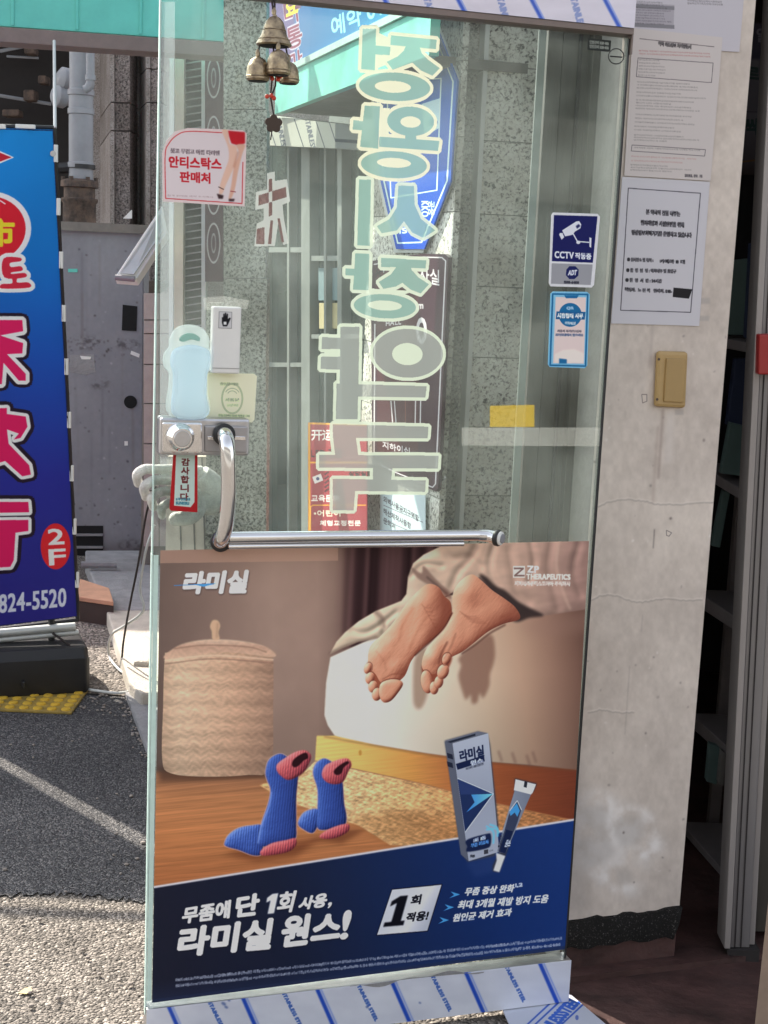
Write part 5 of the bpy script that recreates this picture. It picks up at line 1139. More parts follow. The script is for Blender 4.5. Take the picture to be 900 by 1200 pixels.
# dark gap under the duvet and foot shadows
c.fill([(562, 675), (570, 676), (580, 686), (592, 692), (606, 704), (620, 712), (637, 721), (620, 724), (602, 728), (584, 706)], (40, 32, 34), 1.2, .85, True)
sh1 = [(486, 772), (500, 760), (504, 790), (500, 815), (494, 829), (487, 829), (484, 815)]
c.fill(sh1, (150, 122, 104), 2, .75, True)
sh2 = [(538, 770), (560, 752), (576, 744), (580, 764), (578, 778), (574, 790), (573, 804), (566, 818), (562, 812), (559, 823), (553, 824), (551, 814), (546, 820), (541, 808), (537, 792), (540, 780)]
c.fill(sh2, (132, 98, 84), 2, .8, True)
c.fill([(602, 734), (620, 728), (690, 716), (690, 740), (640, 746)], (150, 118, 106), 6, .35)
# feet
SK = dict(l=(232, 166, 128), m=(204, 128, 92), d=(164, 94, 70), dd=(92, 46, 40))
SKIN = [(0, (90, 44, 38)), (.25, (146, 86, 68)), (.5, (196, 136, 110)), (.68, (216, 162, 134)), (.85, (231, 188, 160)), (1, (244, 216, 194))]
skn = noise2(X, Y, 5, 5, 51, 4) * .02 + noise2(X * .8 + Y * .6, Y * .8 - X * .6, 2.2, 9, 52, 3) * .016
def foot(poly, toes, lumps, shade):
    m = c.mask(smooth_poly(poly, 5)); ex = skn * 1.0
    for q in lumps: ex = ex + bump_(*q)
    v = relief(m, [(3, .25), (7, .45), (13, .8)], ex, 11); v = v * (1 - shade)
    paint(m, ramp(v, SKIN))
    for q in toes:
        tm = c.mask(smooth_poly(q, 5) if len(q) > 5 else ell(*q)); c.put(np.clip(dilate(tm, 1.3 * c.k) - tm, 0, 1) * blur(np.clip(m + tm, 0, 1), 1), (110, 58, 48), .5)
        vt = relief(tm, [(2, .35), (4, .4)], skn * .6, 13) * .97; paint(tm, ramp(vt, SKIN))
    return m
LF = [(502, 684), (490, 692), (480, 702), (471, 714), (460, 730), (446, 745), (434, 757), (431, 772), (433, 784), (440, 790), (447, 800), (462, 800), (474, 792), (482, 774), (494, 760), (512, 745), (524, 732), (529, 722), (528, 706), (520, 698), (514, 688)]
RF = [(553, 673), (541, 679), (532, 691), (530, 706), (530, 718), (522, 733), (509, 749), (498, 763), (494, 778), (497, 786), (506, 790), (520, 786), (526, 775), (529, 770), (541, 764), (553, 755), (572, 740), (590, 731), (609, 725), (604, 712), (592, 702), (576, 691), (564, 680)]
g1 = np.clip((X - 488) * .012 + (Y - 700) * -.001, 0, .35)
c.fill([(431, 776), (433, 790), (437, 804), (442, 816), (449, 814), (456, 800), (446, 786)], (150, 84, 64), .8, 1, True)
foot(LF, [(431, 783, 4.2, 6.6, 20), (433.5, 794.5, 5.2, 7, 15), (437, 804.5, 5.4, 7, 12), (441.5, 813.5, 5.6, 7.6, 8), [(447, 800), (458, 796), (468, 797), (472, 802), (466, 812), (458, 821), (450, 823), (445, 817), (444, 808)]],
     [(446, 766, 12, .5), (464, 782, 9, .35), (503, 703, 13, .45), (478, 738, 10, -.25, 16), (458, 752, 6, .15)], g1)
c.fill([(516, 692), (527, 702), (528, 722), (512, 744), (496, 758), (503, 738), (516, 720)], (120, 62, 48), 4, .55, True)
for k in range(9): crease([(494 + k * 2.6, 708 + k * 4.4), (498 + k * 2.4, 712 + k * 4.6), (505 + k * 2, 712 + k * 4.8)], .9, .4, (132, 72, 54), .5)
crease([(484, 712), (472, 732), (467, 752)], 2.4, .35, (166, 96, 70), 1.6); crease([(500, 722), (488, 742), (480, 760)], 2.4, .35, (156, 88, 64), 1.6); crease([(448, 796), (460, 790), (474, 790)], 1.2, .55, (128, 66, 50), .7); crease([(440, 762), (450, 775), (452, 786)], 1.2, .3, (150, 86, 64), .8)
g2 = np.clip((X - 540) * .006 + (Y - 690) * .0015, 0, .42)
c.fill([(496, 776), (498, 800), (508, 810), (516, 800), (524, 786), (528, 768)], (140, 76, 58), .8, 1, True)
foot(RF, [(500, 799, 7, 13.5, -8), (508.5, 806, 5.2, 7.6, 0), (514, 799, 5.2, 7.4, 10), (519, 787, 6.6, 9, 20), (523, 772, 4.8, 7, 20)],
     [(548, 692, 13, .5), (506, 770, 9, .45), (520, 765, 6, -.3, 10), (545, 735, 9, -.2, 14), (588, 716, 12, .3), (560, 712, 8, -.15)], g2)
crease([(524, 752), (517, 766), (514, 778)], 1.8, .7, (92, 44, 36), .8); crease([(534, 742), (528, 758), (520, 772)], 1.6, .45, (120, 64, 48), .9)
for k in range(5): crease([(538 + k * 3, 716 + k * 3), (548 + k * 3, 722 + k * 2), (558 + k * 3, 722 + k * 2)], .9, .35, (128, 68, 52), .6)
c.line(smooth_path([(530, 718), (520, 736), (504, 752), (486, 768)]), 1.5, (74, 38, 32), .7, .85); c.line(smooth_path([(541, 766), (556, 756), (574, 742), (592, 732)]), 1.6, (70, 38, 34), .8, .85)
# socks
kn = np.sin(X * 1.9 + Y * .25) * .5 + noise2(X, Y, 1.8, 3, 61, 2) * .6
def knit(a, b, x0, x1): return lambda X, Y: lerp(X, [x0, (x0 * 2 + x1) / 3, x1], [a, tuple((np.array(a) * 2 + np.array(b)) / 3), b]) * (1 + .13 * kn)[..., None]
BL, BD, PK, PKD = (76, 108, 196), (40, 54, 112), (206, 104, 110), (150, 62, 76)
c.fill([(262, 1000), (350, 985), (380, 980), (345, 1004), (300, 1010)], (96, 52, 34), 4, .6); c.fill([(360, 985), (410, 972), (430, 972), (400, 988)], (90, 50, 34), 3, .6)
BLUE = [(0, (20, 28, 66)), (.3, (40, 58, 120)), (.6, (58, 84, 160)), (.8, (78, 110, 188)), (1, (120, 152, 218))]
PINK_ = [(0, (84, 34, 44)), (.35, (150, 66, 78)), (.62, (196, 98, 104)), (.85, (222, 134, 136)), (1, (240, 176, 172))]
rib = np.sin(X * 2.1 + Y * .22 + 1.5 * noise2(X, Y, 14, 22, 62, 2)) * .045 + noise2(X, Y, 1.6, 2.4, 61, 2) * .05 + noise2(X, Y, 14, 9, 63, 2) * .10
def sock(leg, toe, sole, cuff, mouth, x0, x1):
    for p in (toe, leg): c.put(dilate(c.mask(smooth_poly(p, 4)), 1 * c.k), (208, 172, 164), .6)
    for p, rp, dk_ in ((toe, BLUE, -.06), (leg, BLUE, .0), (sole, PINK_, .08), (cuff, PINK_, .06)):
        m = c.mask(smooth_poly(p, 4)); v = relief(m, [(2, .25), (5, .4), (9, .5)], rib * .42, 12); fall = np.clip((X - x0) / (x1 - x0), 0, 1) * .3 if p is leg else 0
        paint(blur(m, .4 * c.k), ramp(v * (1 - fall) - dk_, rp))
    c.fill(mouth, (44, 18, 26), .6, 1, True)
sock([(311, 905), (314, 892), (322, 885), (332, 884), (348, 898), (349, 912), (347, 935), (347, 965), (345, 984), (322, 990), (303, 990), (306, 966), (314, 942), (317, 926), (313, 914)],
     [(263, 988), (268, 978), (280, 970), (296, 967), (307, 968), (308, 990), (306, 1001), (296, 1002), (280, 996), (266, 992)],
     [(306, 996), (318, 988), (336, 984), (346, 982), (347, 990), (338, 998), (318, 1002), (306, 1002)],
     [(325, 895), (334, 888), (346, 881), (357, 879), (364, 884), (364, 890), (358, 902), (350, 909), (338, 914), (329, 909), (324, 902)],
     [(342, 896), (344, 890), (352, 884), (359, 882), (361, 888), (356, 891), (350, 897), (345, 899)], 303, 350)
c.line(smooth_path([(302, 988), (306, 968), (315, 945), (318, 928)]), 1.2, (150, 176, 232), .6, .7)
sock([(367, 908), (368, 898), (374, 891), (382, 889), (394, 898), (401, 915), (403, 940), (406, 958), (402, 968), (384, 972), (372, 970), (372, 950), (372, 925)],
     [(349, 965), (354, 954), (362, 949), (372, 948), (376, 955), (372, 968), (366, 976), (356, 972)],
     [(374, 980), (384, 972), (400, 966), (409, 966), (408, 974), (396, 981), (382, 983)],
     [(377, 908), (380, 898), (388, 893), (400, 889), (408, 889), (412, 896), (408, 904), (402, 916), (392, 919), (382, 916)],
     [(391, 904), (396, 898), (406, 892), (409, 894), (403, 899), (400, 906), (394, 908)], 367, 408)
# blue field
NV = [(170, 1042), (183, 1039.5), (672, 961), (700, 956), (700, 1130), (170, 1200)]
nav = c.fill(NV, lambda X, Y: lerp(X + (1060 - Y) * .3, [190, 330, 450, 560, 670], [(28, 31, 48), (27, 34, 56), (26, 42, 80), (24, 48, 100), (28, 56, 116)]) * (1 + .015 * noise2(X, Y, 8, 8, 71))[..., None])
low = np.clip((Y - (1197 - (X - 178) * .1296 - 46)) / 30, 0, 1) * nav; c.put(low, (52, 68, 110), .35)
c.put(c.mask([(170, 1172), (178, 1171), (664, 1108), (670, 1107), (670, 1140), (170, 1190)]), (40, 50, 78), .6)
c.line([(170, 1041.5), (183, 1039), (672, 960.5), (700, 956)], 2.4, (205, 204, 212), .3)
# medicine box
c.fill([(546, 1010), (578, 1002), (590, 1018), (556, 1028)], (44, 66, 118), 3, .5)
c.fill([(521, 868), (560, 857), (571, 860), (574, 872), (584, 968), (580, 1003), (548, 1010), (540, 1000)], (60, 66, 84), 1)
c.fill([(530, 871), (572, 859), (585, 998), (549, 1009)], lambda X, Y: lerp(Y, [860, 930, 1008], [(172, 180, 196), (150, 158, 176), (160, 168, 186)]))
c.fill([(521, 869), (530, 871), (549, 1009), (540, 1001)], (92, 98, 114)); c.fill([(521, 868), (560, 857), (572, 859), (530, 871)], (104, 110, 126)); c.fill([(524, 869), (557, 859.5), (557, 862), (528, 870.5)], (40, 46, 62))
NB = (24, 36, 72)
c.text("라미실", (538, 880), (566, 873), (567, 886), (540, 892), NB, .45)
c.fill([(534, 895), (567, 885), (568, 892), (536, 902)], NB); c.text("원스", (551, 892), (565, 888), (566, 892.5), (552, 896.5), (190, 200, 220), .4); c.row("테르비나핀염산염", 546, 902, 566, 896, 2.2, (60, 66, 84), .1)
for y in (892, 902): c.fill([(523.5, y - 10), (530, y - 8), (531, y - 2), (524.5, y - 4)], (36, 42, 60))
c.fill([(536, 912), (578, 930), (545, 975)], (34, 50, 92)); c.fill([(536, 912), (578, 930), (540, 931)], (44, 62, 110)); c.line([(536, 912), (578, 930), (545, 975)], .9, (200, 208, 220))
c.fill([(552, 931), (578, 930), (546, 952), (556, 940)], lambda X, Y: lerp(X, [546, 578], [(60, 130, 210), (120, 200, 240)]))
c.fill([(547, 984), (570, 977), (575, 978), (575, 989), (570, 994), (548, 998), (547, 992)], NB, .4, 1, True); c.row("1회 1통", 555, 987, 569, 983, 4, (190, 205, 230), .4); c.row("무좀 치료제", 552, 993, 572, 988, 4, (90, 150, 220), .3)
for (a, b) in (((570, 968), (578, 988)), ((574, 966), (583, 980)), ((570, 972), (584, 976))): c.line(smooth_path([a, ((a[0] + b[0]) / 2 + 4, (a[1] + b[1]) / 2 - 3), b]), 2, (110, 190, 235), .4)
c.row("5g", 551, 1005, 556, 1004, 3, (50, 54, 66), .2); c.fill([(567, 996), (572, 995), (572, 1000), (567, 1001)], (60, 62, 72)); c.row("GSK", 573, 998, 578, 997, 2, (80, 84, 96))
# tube
c.fill([(603, 912), (629, 918), (626, 926), (620, 932), (603, 972), (592, 1004), (585, 1022), (577, 1021), (577, 1014), (584, 1000), (590, 975), (603, 928)], (52, 56, 70), .8)
c.fill([(604, 913), (628, 919), (624, 929), (622, 931), (602, 926)], (206, 210, 220)); c.fill([(614.5, 915.3), (618, 916), (617, 923), (613.5, 922)], (40, 44, 56))
c.fill([(603, 926), (622, 931), (606, 968), (592, 1000), (582, 998), (592, 962)], lambda X, Y: lerp(X, [582, 622], [(142, 152, 170), (116, 124, 142)]))
c.fill([(606, 937), (611, 948), (606, 964), (592, 1000), (584, 998), (596, 955)], (58, 68, 92)); c.fill([(605.5, 941), (609, 950), (606, 957), (603, 952), (598, 956), (597, 951)], (70, 150, 225)); c.line([(597, 950), (606, 938), (611, 949)], 1, (200, 206, 216))
c.fill([(593, 972), (601, 974), (592, 1000), (585, 998)], NB); c.text("라미실", (586, 978), (589, 976), (586, 998), (583, 997), (40, 46, 70), .3); c.text("원스", (594, 984), (599, 984), (597, 992), (591, 992), (186, 196, 216), .3)
c.fill([(581, 999), (592, 1003), (590, 1008), (585, 1022), (578, 1020), (582, 1008)], (206, 210, 218), .4)
# poster lettering
WH = (222, 226, 236)
def sh_text(t, TL, TR, BR, BL, b, col=WH, dk=(60, 50, 52)):
    m = c.tmask(t, TL, TR, BR, BL, b); c.put(blur(np.roll(m, (int(1.2 * c.k), int(.8 * c.k)), (0, 1)), .8 * c.k), dk, .8); c.put(m, col)
sh_text("라미실", (219, 671), (291, 669), (287, 694), (214, 695), 1.5, (232, 234, 240)); c.line([(204, 686), (250, 684)], .9, (70, 130, 190)); c.fill([(226, 684.5), (254, 683.5), (238, 687.5)], (80, 150, 215))
# company mark
c.fill([(601, 663), (615, 663), (615, 677), (601, 677)], (214, 206, 200)); c.line([(602.5, 666), (613, 666), (603, 674.5), (614, 674.5)], 2, (128, 104, 98)); 
c.row("ZP", 618, 670.5, 631, 671, 7.5, (222, 214, 208), .15); c.row("THERAPEUTICS", 617, 678.5, 668, 679.2, 6, (218, 208, 202), .15); c.row("지피테라퓨틱스코리아 주식회사", 603, 686, 668, 686.5, 5, (214, 204, 198), .1)
DK2 = (16, 18, 30)
sh_text("무좀에", (216, 1064), (270, 1055), (268, 1075), (213, 1082), 1.1, WH, DK2); sh_text("단", (279, 1051), (304, 1047), (301, 1071), (276, 1074), 1.2, WH, DK2); c.fill([(319, 1047.5), (326, 1046.5), (321, 1070), (313.5, 1070.7), (317, 1055), (312, 1057.5), (313, 1052)], WH, .2); sh_text("회", (329, 1046), (347, 1044), (341, 1068), (324, 1069.5), 1.1, WH, DK2); sh_text("사용", (354, 1052), (384, 1046), (381, 1062), (349, 1066), .9, WH, DK2); sh_text(",", (385, 1058), (389, 1057), (387, 1063), (384, 1064), .6, WH, DK2)
sh_text("라미실", (213, 1088), (320, 1077), (315, 1111), (208, 1120), 1.9, WH, DK2); sh_text("원스", (334, 1074), (401, 1069), (396, 1101), (329, 1109), 1.9, WH, DK2); sh_text("!", (404, 1068), (412, 1067), (406, 1099), (399, 1100), 1.6, WH, DK2)
bx = c.fill([(459, 1042), (518, 1036), (501, 1091), (441, 1096)], lambda X, Y: lerp(X + Y * .6, [1100, 1130, 1150, 1175], [(196, 200, 210), (206, 208, 216), (172, 178, 192), (190, 194, 206)])); c.line([(459, 1042), (518, 1036), (501, 1091), (441, 1096), (459, 1042)], 1.2, (20, 26, 50))
c.fill([(469, 1050), (478, 1049), (469.5, 1079), (474, 1078.5), (472.5, 1084), (449, 1086), (450.5, 1081), (458.5, 1080), (465, 1058), (457, 1062), (459, 1056)], (14, 16, 26), .3); c.text("회", (483, 1050), (494, 1048), (492, 1059), (481, 1060), (20, 22, 34), .4); c.text("적용!", (478, 1070), (503, 1067), (500, 1078), (475, 1080), (20, 22, 34), .4)
for (x, y) in ((539, 1048), (532, 1063), (526, 1078)): c.fill([(x - 11, y - 3.5), (x, y), (x - 13, y + 4.5), (x - 7, y + .6)], (74, 150, 226))
for t_, x0, y0, x1, y1, h_ in (("무좀 증상 완화", 544, 1049.5, 601, 1045, 9), ("최대 3개월 재발 방지 도움", 536, 1065, 641, 1057.5, 9.5), ("원인균 제거 효과", 530, 1080, 598, 1073, 9)): c.row(t_, x0, y0, x1, y1, h_, (206, 216, 236), .5, 2.5)
c.row("1,2", 604, 1040, 612, 1039, 4.5, (180, 192, 220), .1)
r_ = random.Random(12)
for (x0, y0, x1, y1) in ((206, 1150, 660, 1101), (206, 1157, 658, 1108)):
    for k in range(10):
        a, b = k / 10, (k + .96) / 10; s_ = blocky("의약품무좀사용라 abcdegnorst012345 .,/-", int(x0 + y0 + k), 26)
        c.row(s_, x0 + (x1 - x0) * a, y0 + (y1 - y0) * a, x0 + (x1 - x0) * b, y0 + (y1 - y0) * b, 3.4, (168, 176, 196), .12, 0, .1, .85)
# lighter band along the top edge
c.put(c.mask([(180, 640), (396, 636), (396, 657), (180, 660)]), (190, 154, 136), .55)
c.img = np.clip(c.img, 0, 1)
c.sheet("advertising_poster", c.material("poster_print", 1.5, .42, .12, .06, 1.06), .0008, None, label="large glossy poster of bare feet, socks and a medicine box on the glass door", category="poster")

# ------------------------------------------------------------------ cut vinyl letters on the pane
LQ = [(360, 20), (540, 20), (540, 625), (360, 625)]
lc = Canvas(DOOR.shift(.0006), LQ, 1400, (0, 0, 0))
def z1(p): return [(400 + x / 6, 20 + y / 6) for x, y in p]
def z2(p): return [(400 + x / 6, 150 + y / 6) for x, y in p]
def z3(p): return [(380 + x / 5.625, 270 + y / 5.625) for x, y in p]
def z4(p): return [(360 + x / 5, 380 + y / 5) for x, y in p]
def z5(p): return [(360 + x / 5, 480 + y / 5) for x, y in p]
def ring(f, cx_, cy_, rx, ry, hx, hy, hrx, hry, rot=3): return (f(ell(cx_, cy_, rx, ry, rot)), f(ell(hx, hy, hrx, hry, rot)))
JIEUT = [(455, 200), (440, 235), (400, 275), (320, 315), (362, 370), (430, 345), (500, 320), (560, 375), (640, 412), (692, 360), (610, 300), (565, 255), (552, 215)]
LET = [
 ("정", [z1([(150, 82), (245, 82), (235, 375), (140, 365)]), z1([(235, 200), (345, 210), (340, 268), (235, 262)]), z1([(350, 130), (670, 160), (665, 225), (345, 195)]), z1(JIEUT)], [ring(z1, 375, 490, 250, 100, 362, 490, 128, 42)], [z1([(240, 100), (450, 200), (330, 330), (230, 370)])], 'a'),
 ("왕", [z1([(165, 622), (270, 628), (258, 925), (132, 912)]), z1([(85, 725), (180, 735), (175, 800), (80, 790)]), z1([(450, 815), (525, 815), (528, 885), (448, 880)]), z1([(268, 842), (690, 872), (680, 940), (266, 912)])], [ring(z1, 487, 733, 165, 103, 487, 738, 72, 40), ring(z2, 370, 258, 232, 95, 370, 245, 120, 35)], [z1([(262, 640), (340, 640), (330, 840), (258, 840)]), z1([(180, 900), (640, 930), (560, 960), (250, 960)])], 'a'),
 ("시", [z2([(125, 360), (208, 365), (200, 828), (112, 825)]), z2([(402, 405), (510, 408), (515, 540), (560, 640), (660, 720), (575, 772), (500, 735), (440, 655), (390, 720), (285, 740), (250, 690), (340, 640), (390, 560)])], [], [], 'b'),
 ("장", [z3([(205, 150), (297, 155), (292, 395), (190, 390)]), z3([(140, 250), (215, 255), (213, 300), (140, 295)]), z3([(375, 180), (672, 197), (668, 250), (375, 240)]), z3([(480, 235), (440, 290), (360, 340), (390, 385), (470, 370), (515, 345), (570, 390), (635, 415), (690, 355), (620, 310), (575, 260), (570, 235)])], [ring(z3, 400, 500, 205, 80, 400, 495, 112, 33)], [z3([(250, 380), (600, 400), (500, 430), (300, 430)])], 'b'),
 ("약", [z4([(195, 15), (305, 15), (300, 360), (190, 360)]), z4([(88, 75), (205, 80), (205, 145), (85, 145)]), z4([(82, 190), (205, 190), (205, 265), (78, 262)]), z4([(172, 348), (700, 363), (692, 430), (172, 422)]), z4([(172, 400), (298, 400), (295, 556), (168, 556)])], [ring(z4, 590, 170, 205, 143, 587, 175, 90, 65, 2)], [z4([(100, 140), (190, 140), (190, 195), (100, 195)])], 'c'),
 ("국", [z5([(150, 85), (710, 100), (705, 168), (150, 165)]), z5([(150, 150), (285, 165), (300, 275), (165, 275)]), z5([(70, 265), (770, 270), (765, 345), (70, 340)]), z5([(385, 330), (500, 335), (490, 430), (385, 425)]), z5([(155, 405), (695, 415), (690, 482), (155, 475)]), z5([(150, 405), (285, 420), (272, 590), (150, 590)])], [], [], 'c'),
]
el_ = slab("edge_film", DOOR, [(188, 2), (205, 2), (203, 545), (187, 545)], .0004, vinyl("edge_film", (.82, .88, .90), .2), door, .0004)  # whitish strip paints the bright refraction along the glass edge
wl = thing("window_lettering", DOOR.hit([(455, 600)])[0], "column of six large mirrored vinyl letters on the door glass", "lettering")
done = np.zeros((lc.H, lc.W), np.float32)
MK = {'a': (M['vinylcream'], M['vinylmint']), 'b': (M['vinylpale'], M['vinylmint']), 'c': (M['vinylpale'], M['vinylgrey'])}
allfill = []
for ch, polys, rings, fillers, k in LET:
    fl_ = np.zeros((lc.H, lc.W), np.float32); hol = np.zeros_like(fl_); ext = np.zeros_like(fl_)
    for p in polys: fl_ = np.maximum(fl_, lc.mask(p))
    for o_, h_ in rings: fl_ = np.maximum(fl_, lc.mask(o_) - lc.mask(h_)); hol = np.maximum(hol, lc.mask(h_))
    for p in fillers: ext = np.maximum(ext, lc.mask(p))
    allfill.append((fl_, np.maximum(dilate(np.maximum(fl_, hol), 3.9 * lc.k), ext), k))
anyfill = np.max([a for a, _, _ in allfill], 0)
for fl_, out, k in allfill:
    out = np.minimum(out, 1 - np.clip(anyfill + done, 0, 1)); out = np.where(out > .5, out, 0); done = np.clip(done + out, 0, 1)
    lt_ = lc.cut(out).build("letter", MK[k][0], wl)
    lc.cut(np.where(fl_ > .5, fl_, 0)).build("letter_fill", MK[k][1], lt_)

# ------------------------------------------------------------------ stickers and fittings on the door
SK_ = DOOR.shift(.0008)
# leg cream sticker
oq = [(191, 236), (190, 180), (195, 165), (205, 154), (220, 150), (284, 152.5), (289, 156), (286.5, 242)]
so = Canvas(SK_, oq, 1300, (222, 204, 204))
so.fill([(195, 234), (193.5, 182), (199, 168), (208, 158), (220, 154.5), (286, 157), (283, 238)], (218, 206, 210))
ol = smooth_path([(194, 232.5), (193.5, 182), (198, 168), (208, 158), (222, 154), (260, 155.5)]); so.line(ol, 1.1, (196, 60, 66)); so.line([(194, 232.5), (283.5, 238.5), (284.5, 190)], 1.1, (196, 60, 66))
so.fill([(266, 153), (287, 155), (287, 168), (280, 171), (271, 168)], (190, 30, 44), .3)
so.fill([(260, 153), (267, 153), (269, 168), (277, 172), (276, 190), (270, 205), (264, 218), (261, 226), (257, 228), (258, 216), (264, 198), (268, 186), (267, 172)], (222, 184, 166), .5, 1, True); so.fill([(277, 170), (287, 170), (284, 180), (279, 200), (275, 222), (270, 234), (268, 232), (271, 216), (274, 196), (280, 180)], (214, 170, 150), .5, 1, True)
so.line([(279, 178), (274, 196)], 2, (186, 120, 96), 1, .7); so.fill([(254, 227), (262, 229), (261, 233), (256, 233)], (60, 40, 44), .3); so.fill([(268, 233), (275, 233), (274, 236), (268, 236)], (60, 40, 44), .3); so.line([(256, 219), (262, 222)], 1, (70, 44, 48)); so.line([(270, 224), (276, 225)], 1, (150, 60, 70))
so.row("붓고 무겁고 아픈 다리엔", 200, 179, 257, 182, 5, (130, 116, 122), .1); so.row("안티스탁스", 198, 196, 259, 199, 13, (192, 36, 50), .7); so.row("판매처", 211, 213, 246, 215, 12, (192, 36, 50), .7); so.row("한국 판매원 제약 주식회사", 196, 230, 250, 232, 2, (160, 130, 136), 0)
so.sheet("leg_sticker", so.material("leg_sticker_print", 1.1, .35), .0008, None, label="white and red sticker with bare legs and Korean text on the door glass", category="sticker")
# camera sticker
kq = [(648, 249), (700, 250.5), (703, 254), (696, 334), (693, 337), (645, 335.5), (643, 332), (646, 252)]
ks = Canvas(SK_, kq, 1500, (214, 216, 222))
ks.fill([(649, 252), (700, 253.5), (694.5, 308), (646.5, 306)], (16, 22, 88)); ks.fill([(646.3, 308.5), (694.3, 310), (692, 334), (645.5, 332.5)], (150, 152, 160))
CW = (216, 220, 230)
ks.fill([(658.5, 270), (675, 259.5), (678.5, 259), (681, 263), (680, 267.5), (673.5, 271.5), (671, 275), (667, 276), (662, 277)], CW); ks.fill([(656, 273), (659, 273), (661, 278), (658, 281), (655, 275)], CW); ks.fill([(674.5, 265), (678, 262.5), (680, 265), (676, 268)], (30, 36, 90), .2)
ks.line([(671.5, 274), (676.5, 283), (690, 284)], 1.4, CW); ks.fill(ell(677.5, 284, 2.4, 2), CW); ks.fill([(690.5, 278), (693, 279), (692.5, 290.5), (690.5, 289)], CW)
ks.row("CCTV", 650, 302, 672, 303.2, 7.5, CW, .25); ks.row("작동중", 674, 303.2, 692.5, 304, 7, CW, .25)
ks.fill([(667, 312), (674, 312), (678, 316), (677.5, 323), (673, 327), (667, 327), (663, 322.5), (663.5, 316)], (20, 28, 88)); ks.text("ADT", (666.5, 317), (676, 316.5), (675, 322), (665.5, 322.5), (210, 214, 226), .4); ks.row("1588-6400", 661, 332, 678, 332.5, 2.6, (50, 52, 66), .15)
ks.sheet("camera_sticker", ks.material("camera_sticker_print", 1.15, .35), .0008, None, label="navy blue sticker with a white security camera symbol and white text", category="sticker")
# phone shaped sticker
gq = [(648, 341.5), (688, 342), (691, 345), (688, 428), (685, 431.5), (644, 430), (642, 427), (645, 344)]
gs_ = Canvas(SK_, gq, 1500, (128, 190, 222))
gs_.line([(647.5, 344.5), (688.5, 345), (686, 429), (644.5, 428), (647.5, 344.5)], 2, (24, 104, 158)); gs_.fill([(651, 348), (686.5, 348.5), (684, 426), (648, 425.5)], (224, 206, 204)); gs_.fill([(661, 346), (678, 346), (676, 349.5), (663, 349.5)], (24, 104, 158))
gs_.fill(ell(668, 369, 13.5, 14), (24, 104, 158)); gs_.fill([(652, 365), (686, 365.5), (685, 374.5), (651, 374)], (22, 92, 146)); gs_.row("시흥형태 사무", 653, 372.5, 683, 373, 5.5, (226, 230, 234), .35); gs_.row("카톡채널", 662, 380, 674, 380.5, 3, (214, 222, 230), .2); gs_.row("QR", 664, 363, 672, 363, 3.5, (150, 190, 220), .2)
gs_.row("시흥시 자가진단검사", 653, 389, 681, 389.5, 2.6, (96, 90, 104), .1); gs_.row("모바일앱에서 받으세요", 651, 393.5, 683, 394, 2.6, (70, 90, 130), .1)
gs_.fill([(650, 424), (650, 415), (660, 410), (673, 409), (684, 414), (683.5, 425)], (236, 222, 216), .6); gs_.fill([(655, 420), (664, 421), (664, 426), (655, 426)], (24, 104, 158), .3)
gs_.sheet("phone_sticker", gs_.material("phone_sticker_print", 1.15, .35), .0008, None, label="light blue phone shaped sticker with a round emblem, below the camera sticker", category="sticker")
# touch switch box
tb = thing("touch_switch", face(262, 437, 0), "white upright touch switch box with a black hand symbol on the door glass", "switch")
TS = DOOR.shift(.0005)
slab("switch_case", TS, [(247, 358.5), (280, 359.5), (277.5, 437), (245, 436)], .026, M['white'], tb, .026, .003)
hq = [(256.5, 365), (272, 365.5), (271.5, 385), (256, 384.5)]
hcn = Canvas(DOOR.shift(.0268), hq, 2200, (196, 196, 198)); hcn.line(hq + [hq[0]], .8, (90, 90, 96))
BK_ = (20, 20, 26)
hcn.fill([(260, 372), (261.5, 371.5), (261.6, 367.8), (263, 367.4), (263.4, 371), (263.6, 366.6), (265, 366.6), (265.2, 371), (265.8, 367.4), (267.1, 367.8), (267, 374), (269, 372.2), (270.4, 372.8), (267.8, 379), (266, 382.4), (261.2, 382.4), (260, 378)], BK_, .15); hcn.fill([(262, 377), (265.4, 377), (265.4, 380.6), (262, 380.6)], (230, 230, 230), .2)
hcn.sheet("hand_label", hcn.material("hand_label_print", 1.1, .4), .0004, tb)
slab("case_seam", TS, [(246, 429.6), (277.8, 430.4), (277.7, 431), (246, 430.2)], .002, M['alu'], tb, .0268)
slab("top_film", TS, [(237, 349), (262, 347), (292, 352), (290, 362), (240, 363)], .0006, M['vinylpale'] if False else M['tape'], tb, .0002)
# pale square sticker
sq2 = [(245, 437), (298, 438), (301, 441), (298, 492), (295, 495), (243, 493.5), (241.5, 490), (243, 439)]
ps = Canvas(SK_, sq2, 1200, (232, 246, 188))
ps.row("출입문 버튼", 258, 451, 279, 451.5, 2.6, (130, 138, 120), .1)
for (rx, ry) in ((12.5, 18), (11.4, 16.8)): ps.line(list(ell(272, 467, rx, ry, 0, 30)) + [ell(272, 467, rx, ry, 0, 30)[0]], .7, (134, 146, 124))
for r2 in (6, 9): ps.line([(272 + r2 * math.cos(a_), 464 + r2 * math.sin(a_)) for a_ in np.linspace(-2.6, -.5, 10)], .8, (140, 150, 130))
ps.row("자동문", 264, 470, 280, 470, 3, (150, 160, 136), .1); ps.row("눌러주세요", 266, 476, 279, 476, 2.5, (150, 160, 136), .1); ps.row("전화 031-405-8282 자동문 수리", 256, 487.5, 292, 488.5, 2.2, (120, 130, 110), .1)
ps.sheet("button_sticker", ps.material("button_sticker_print", 1.35, .4), .001, None, label="pale green square sticker with an oval line drawing beside the lock", category="sticker")
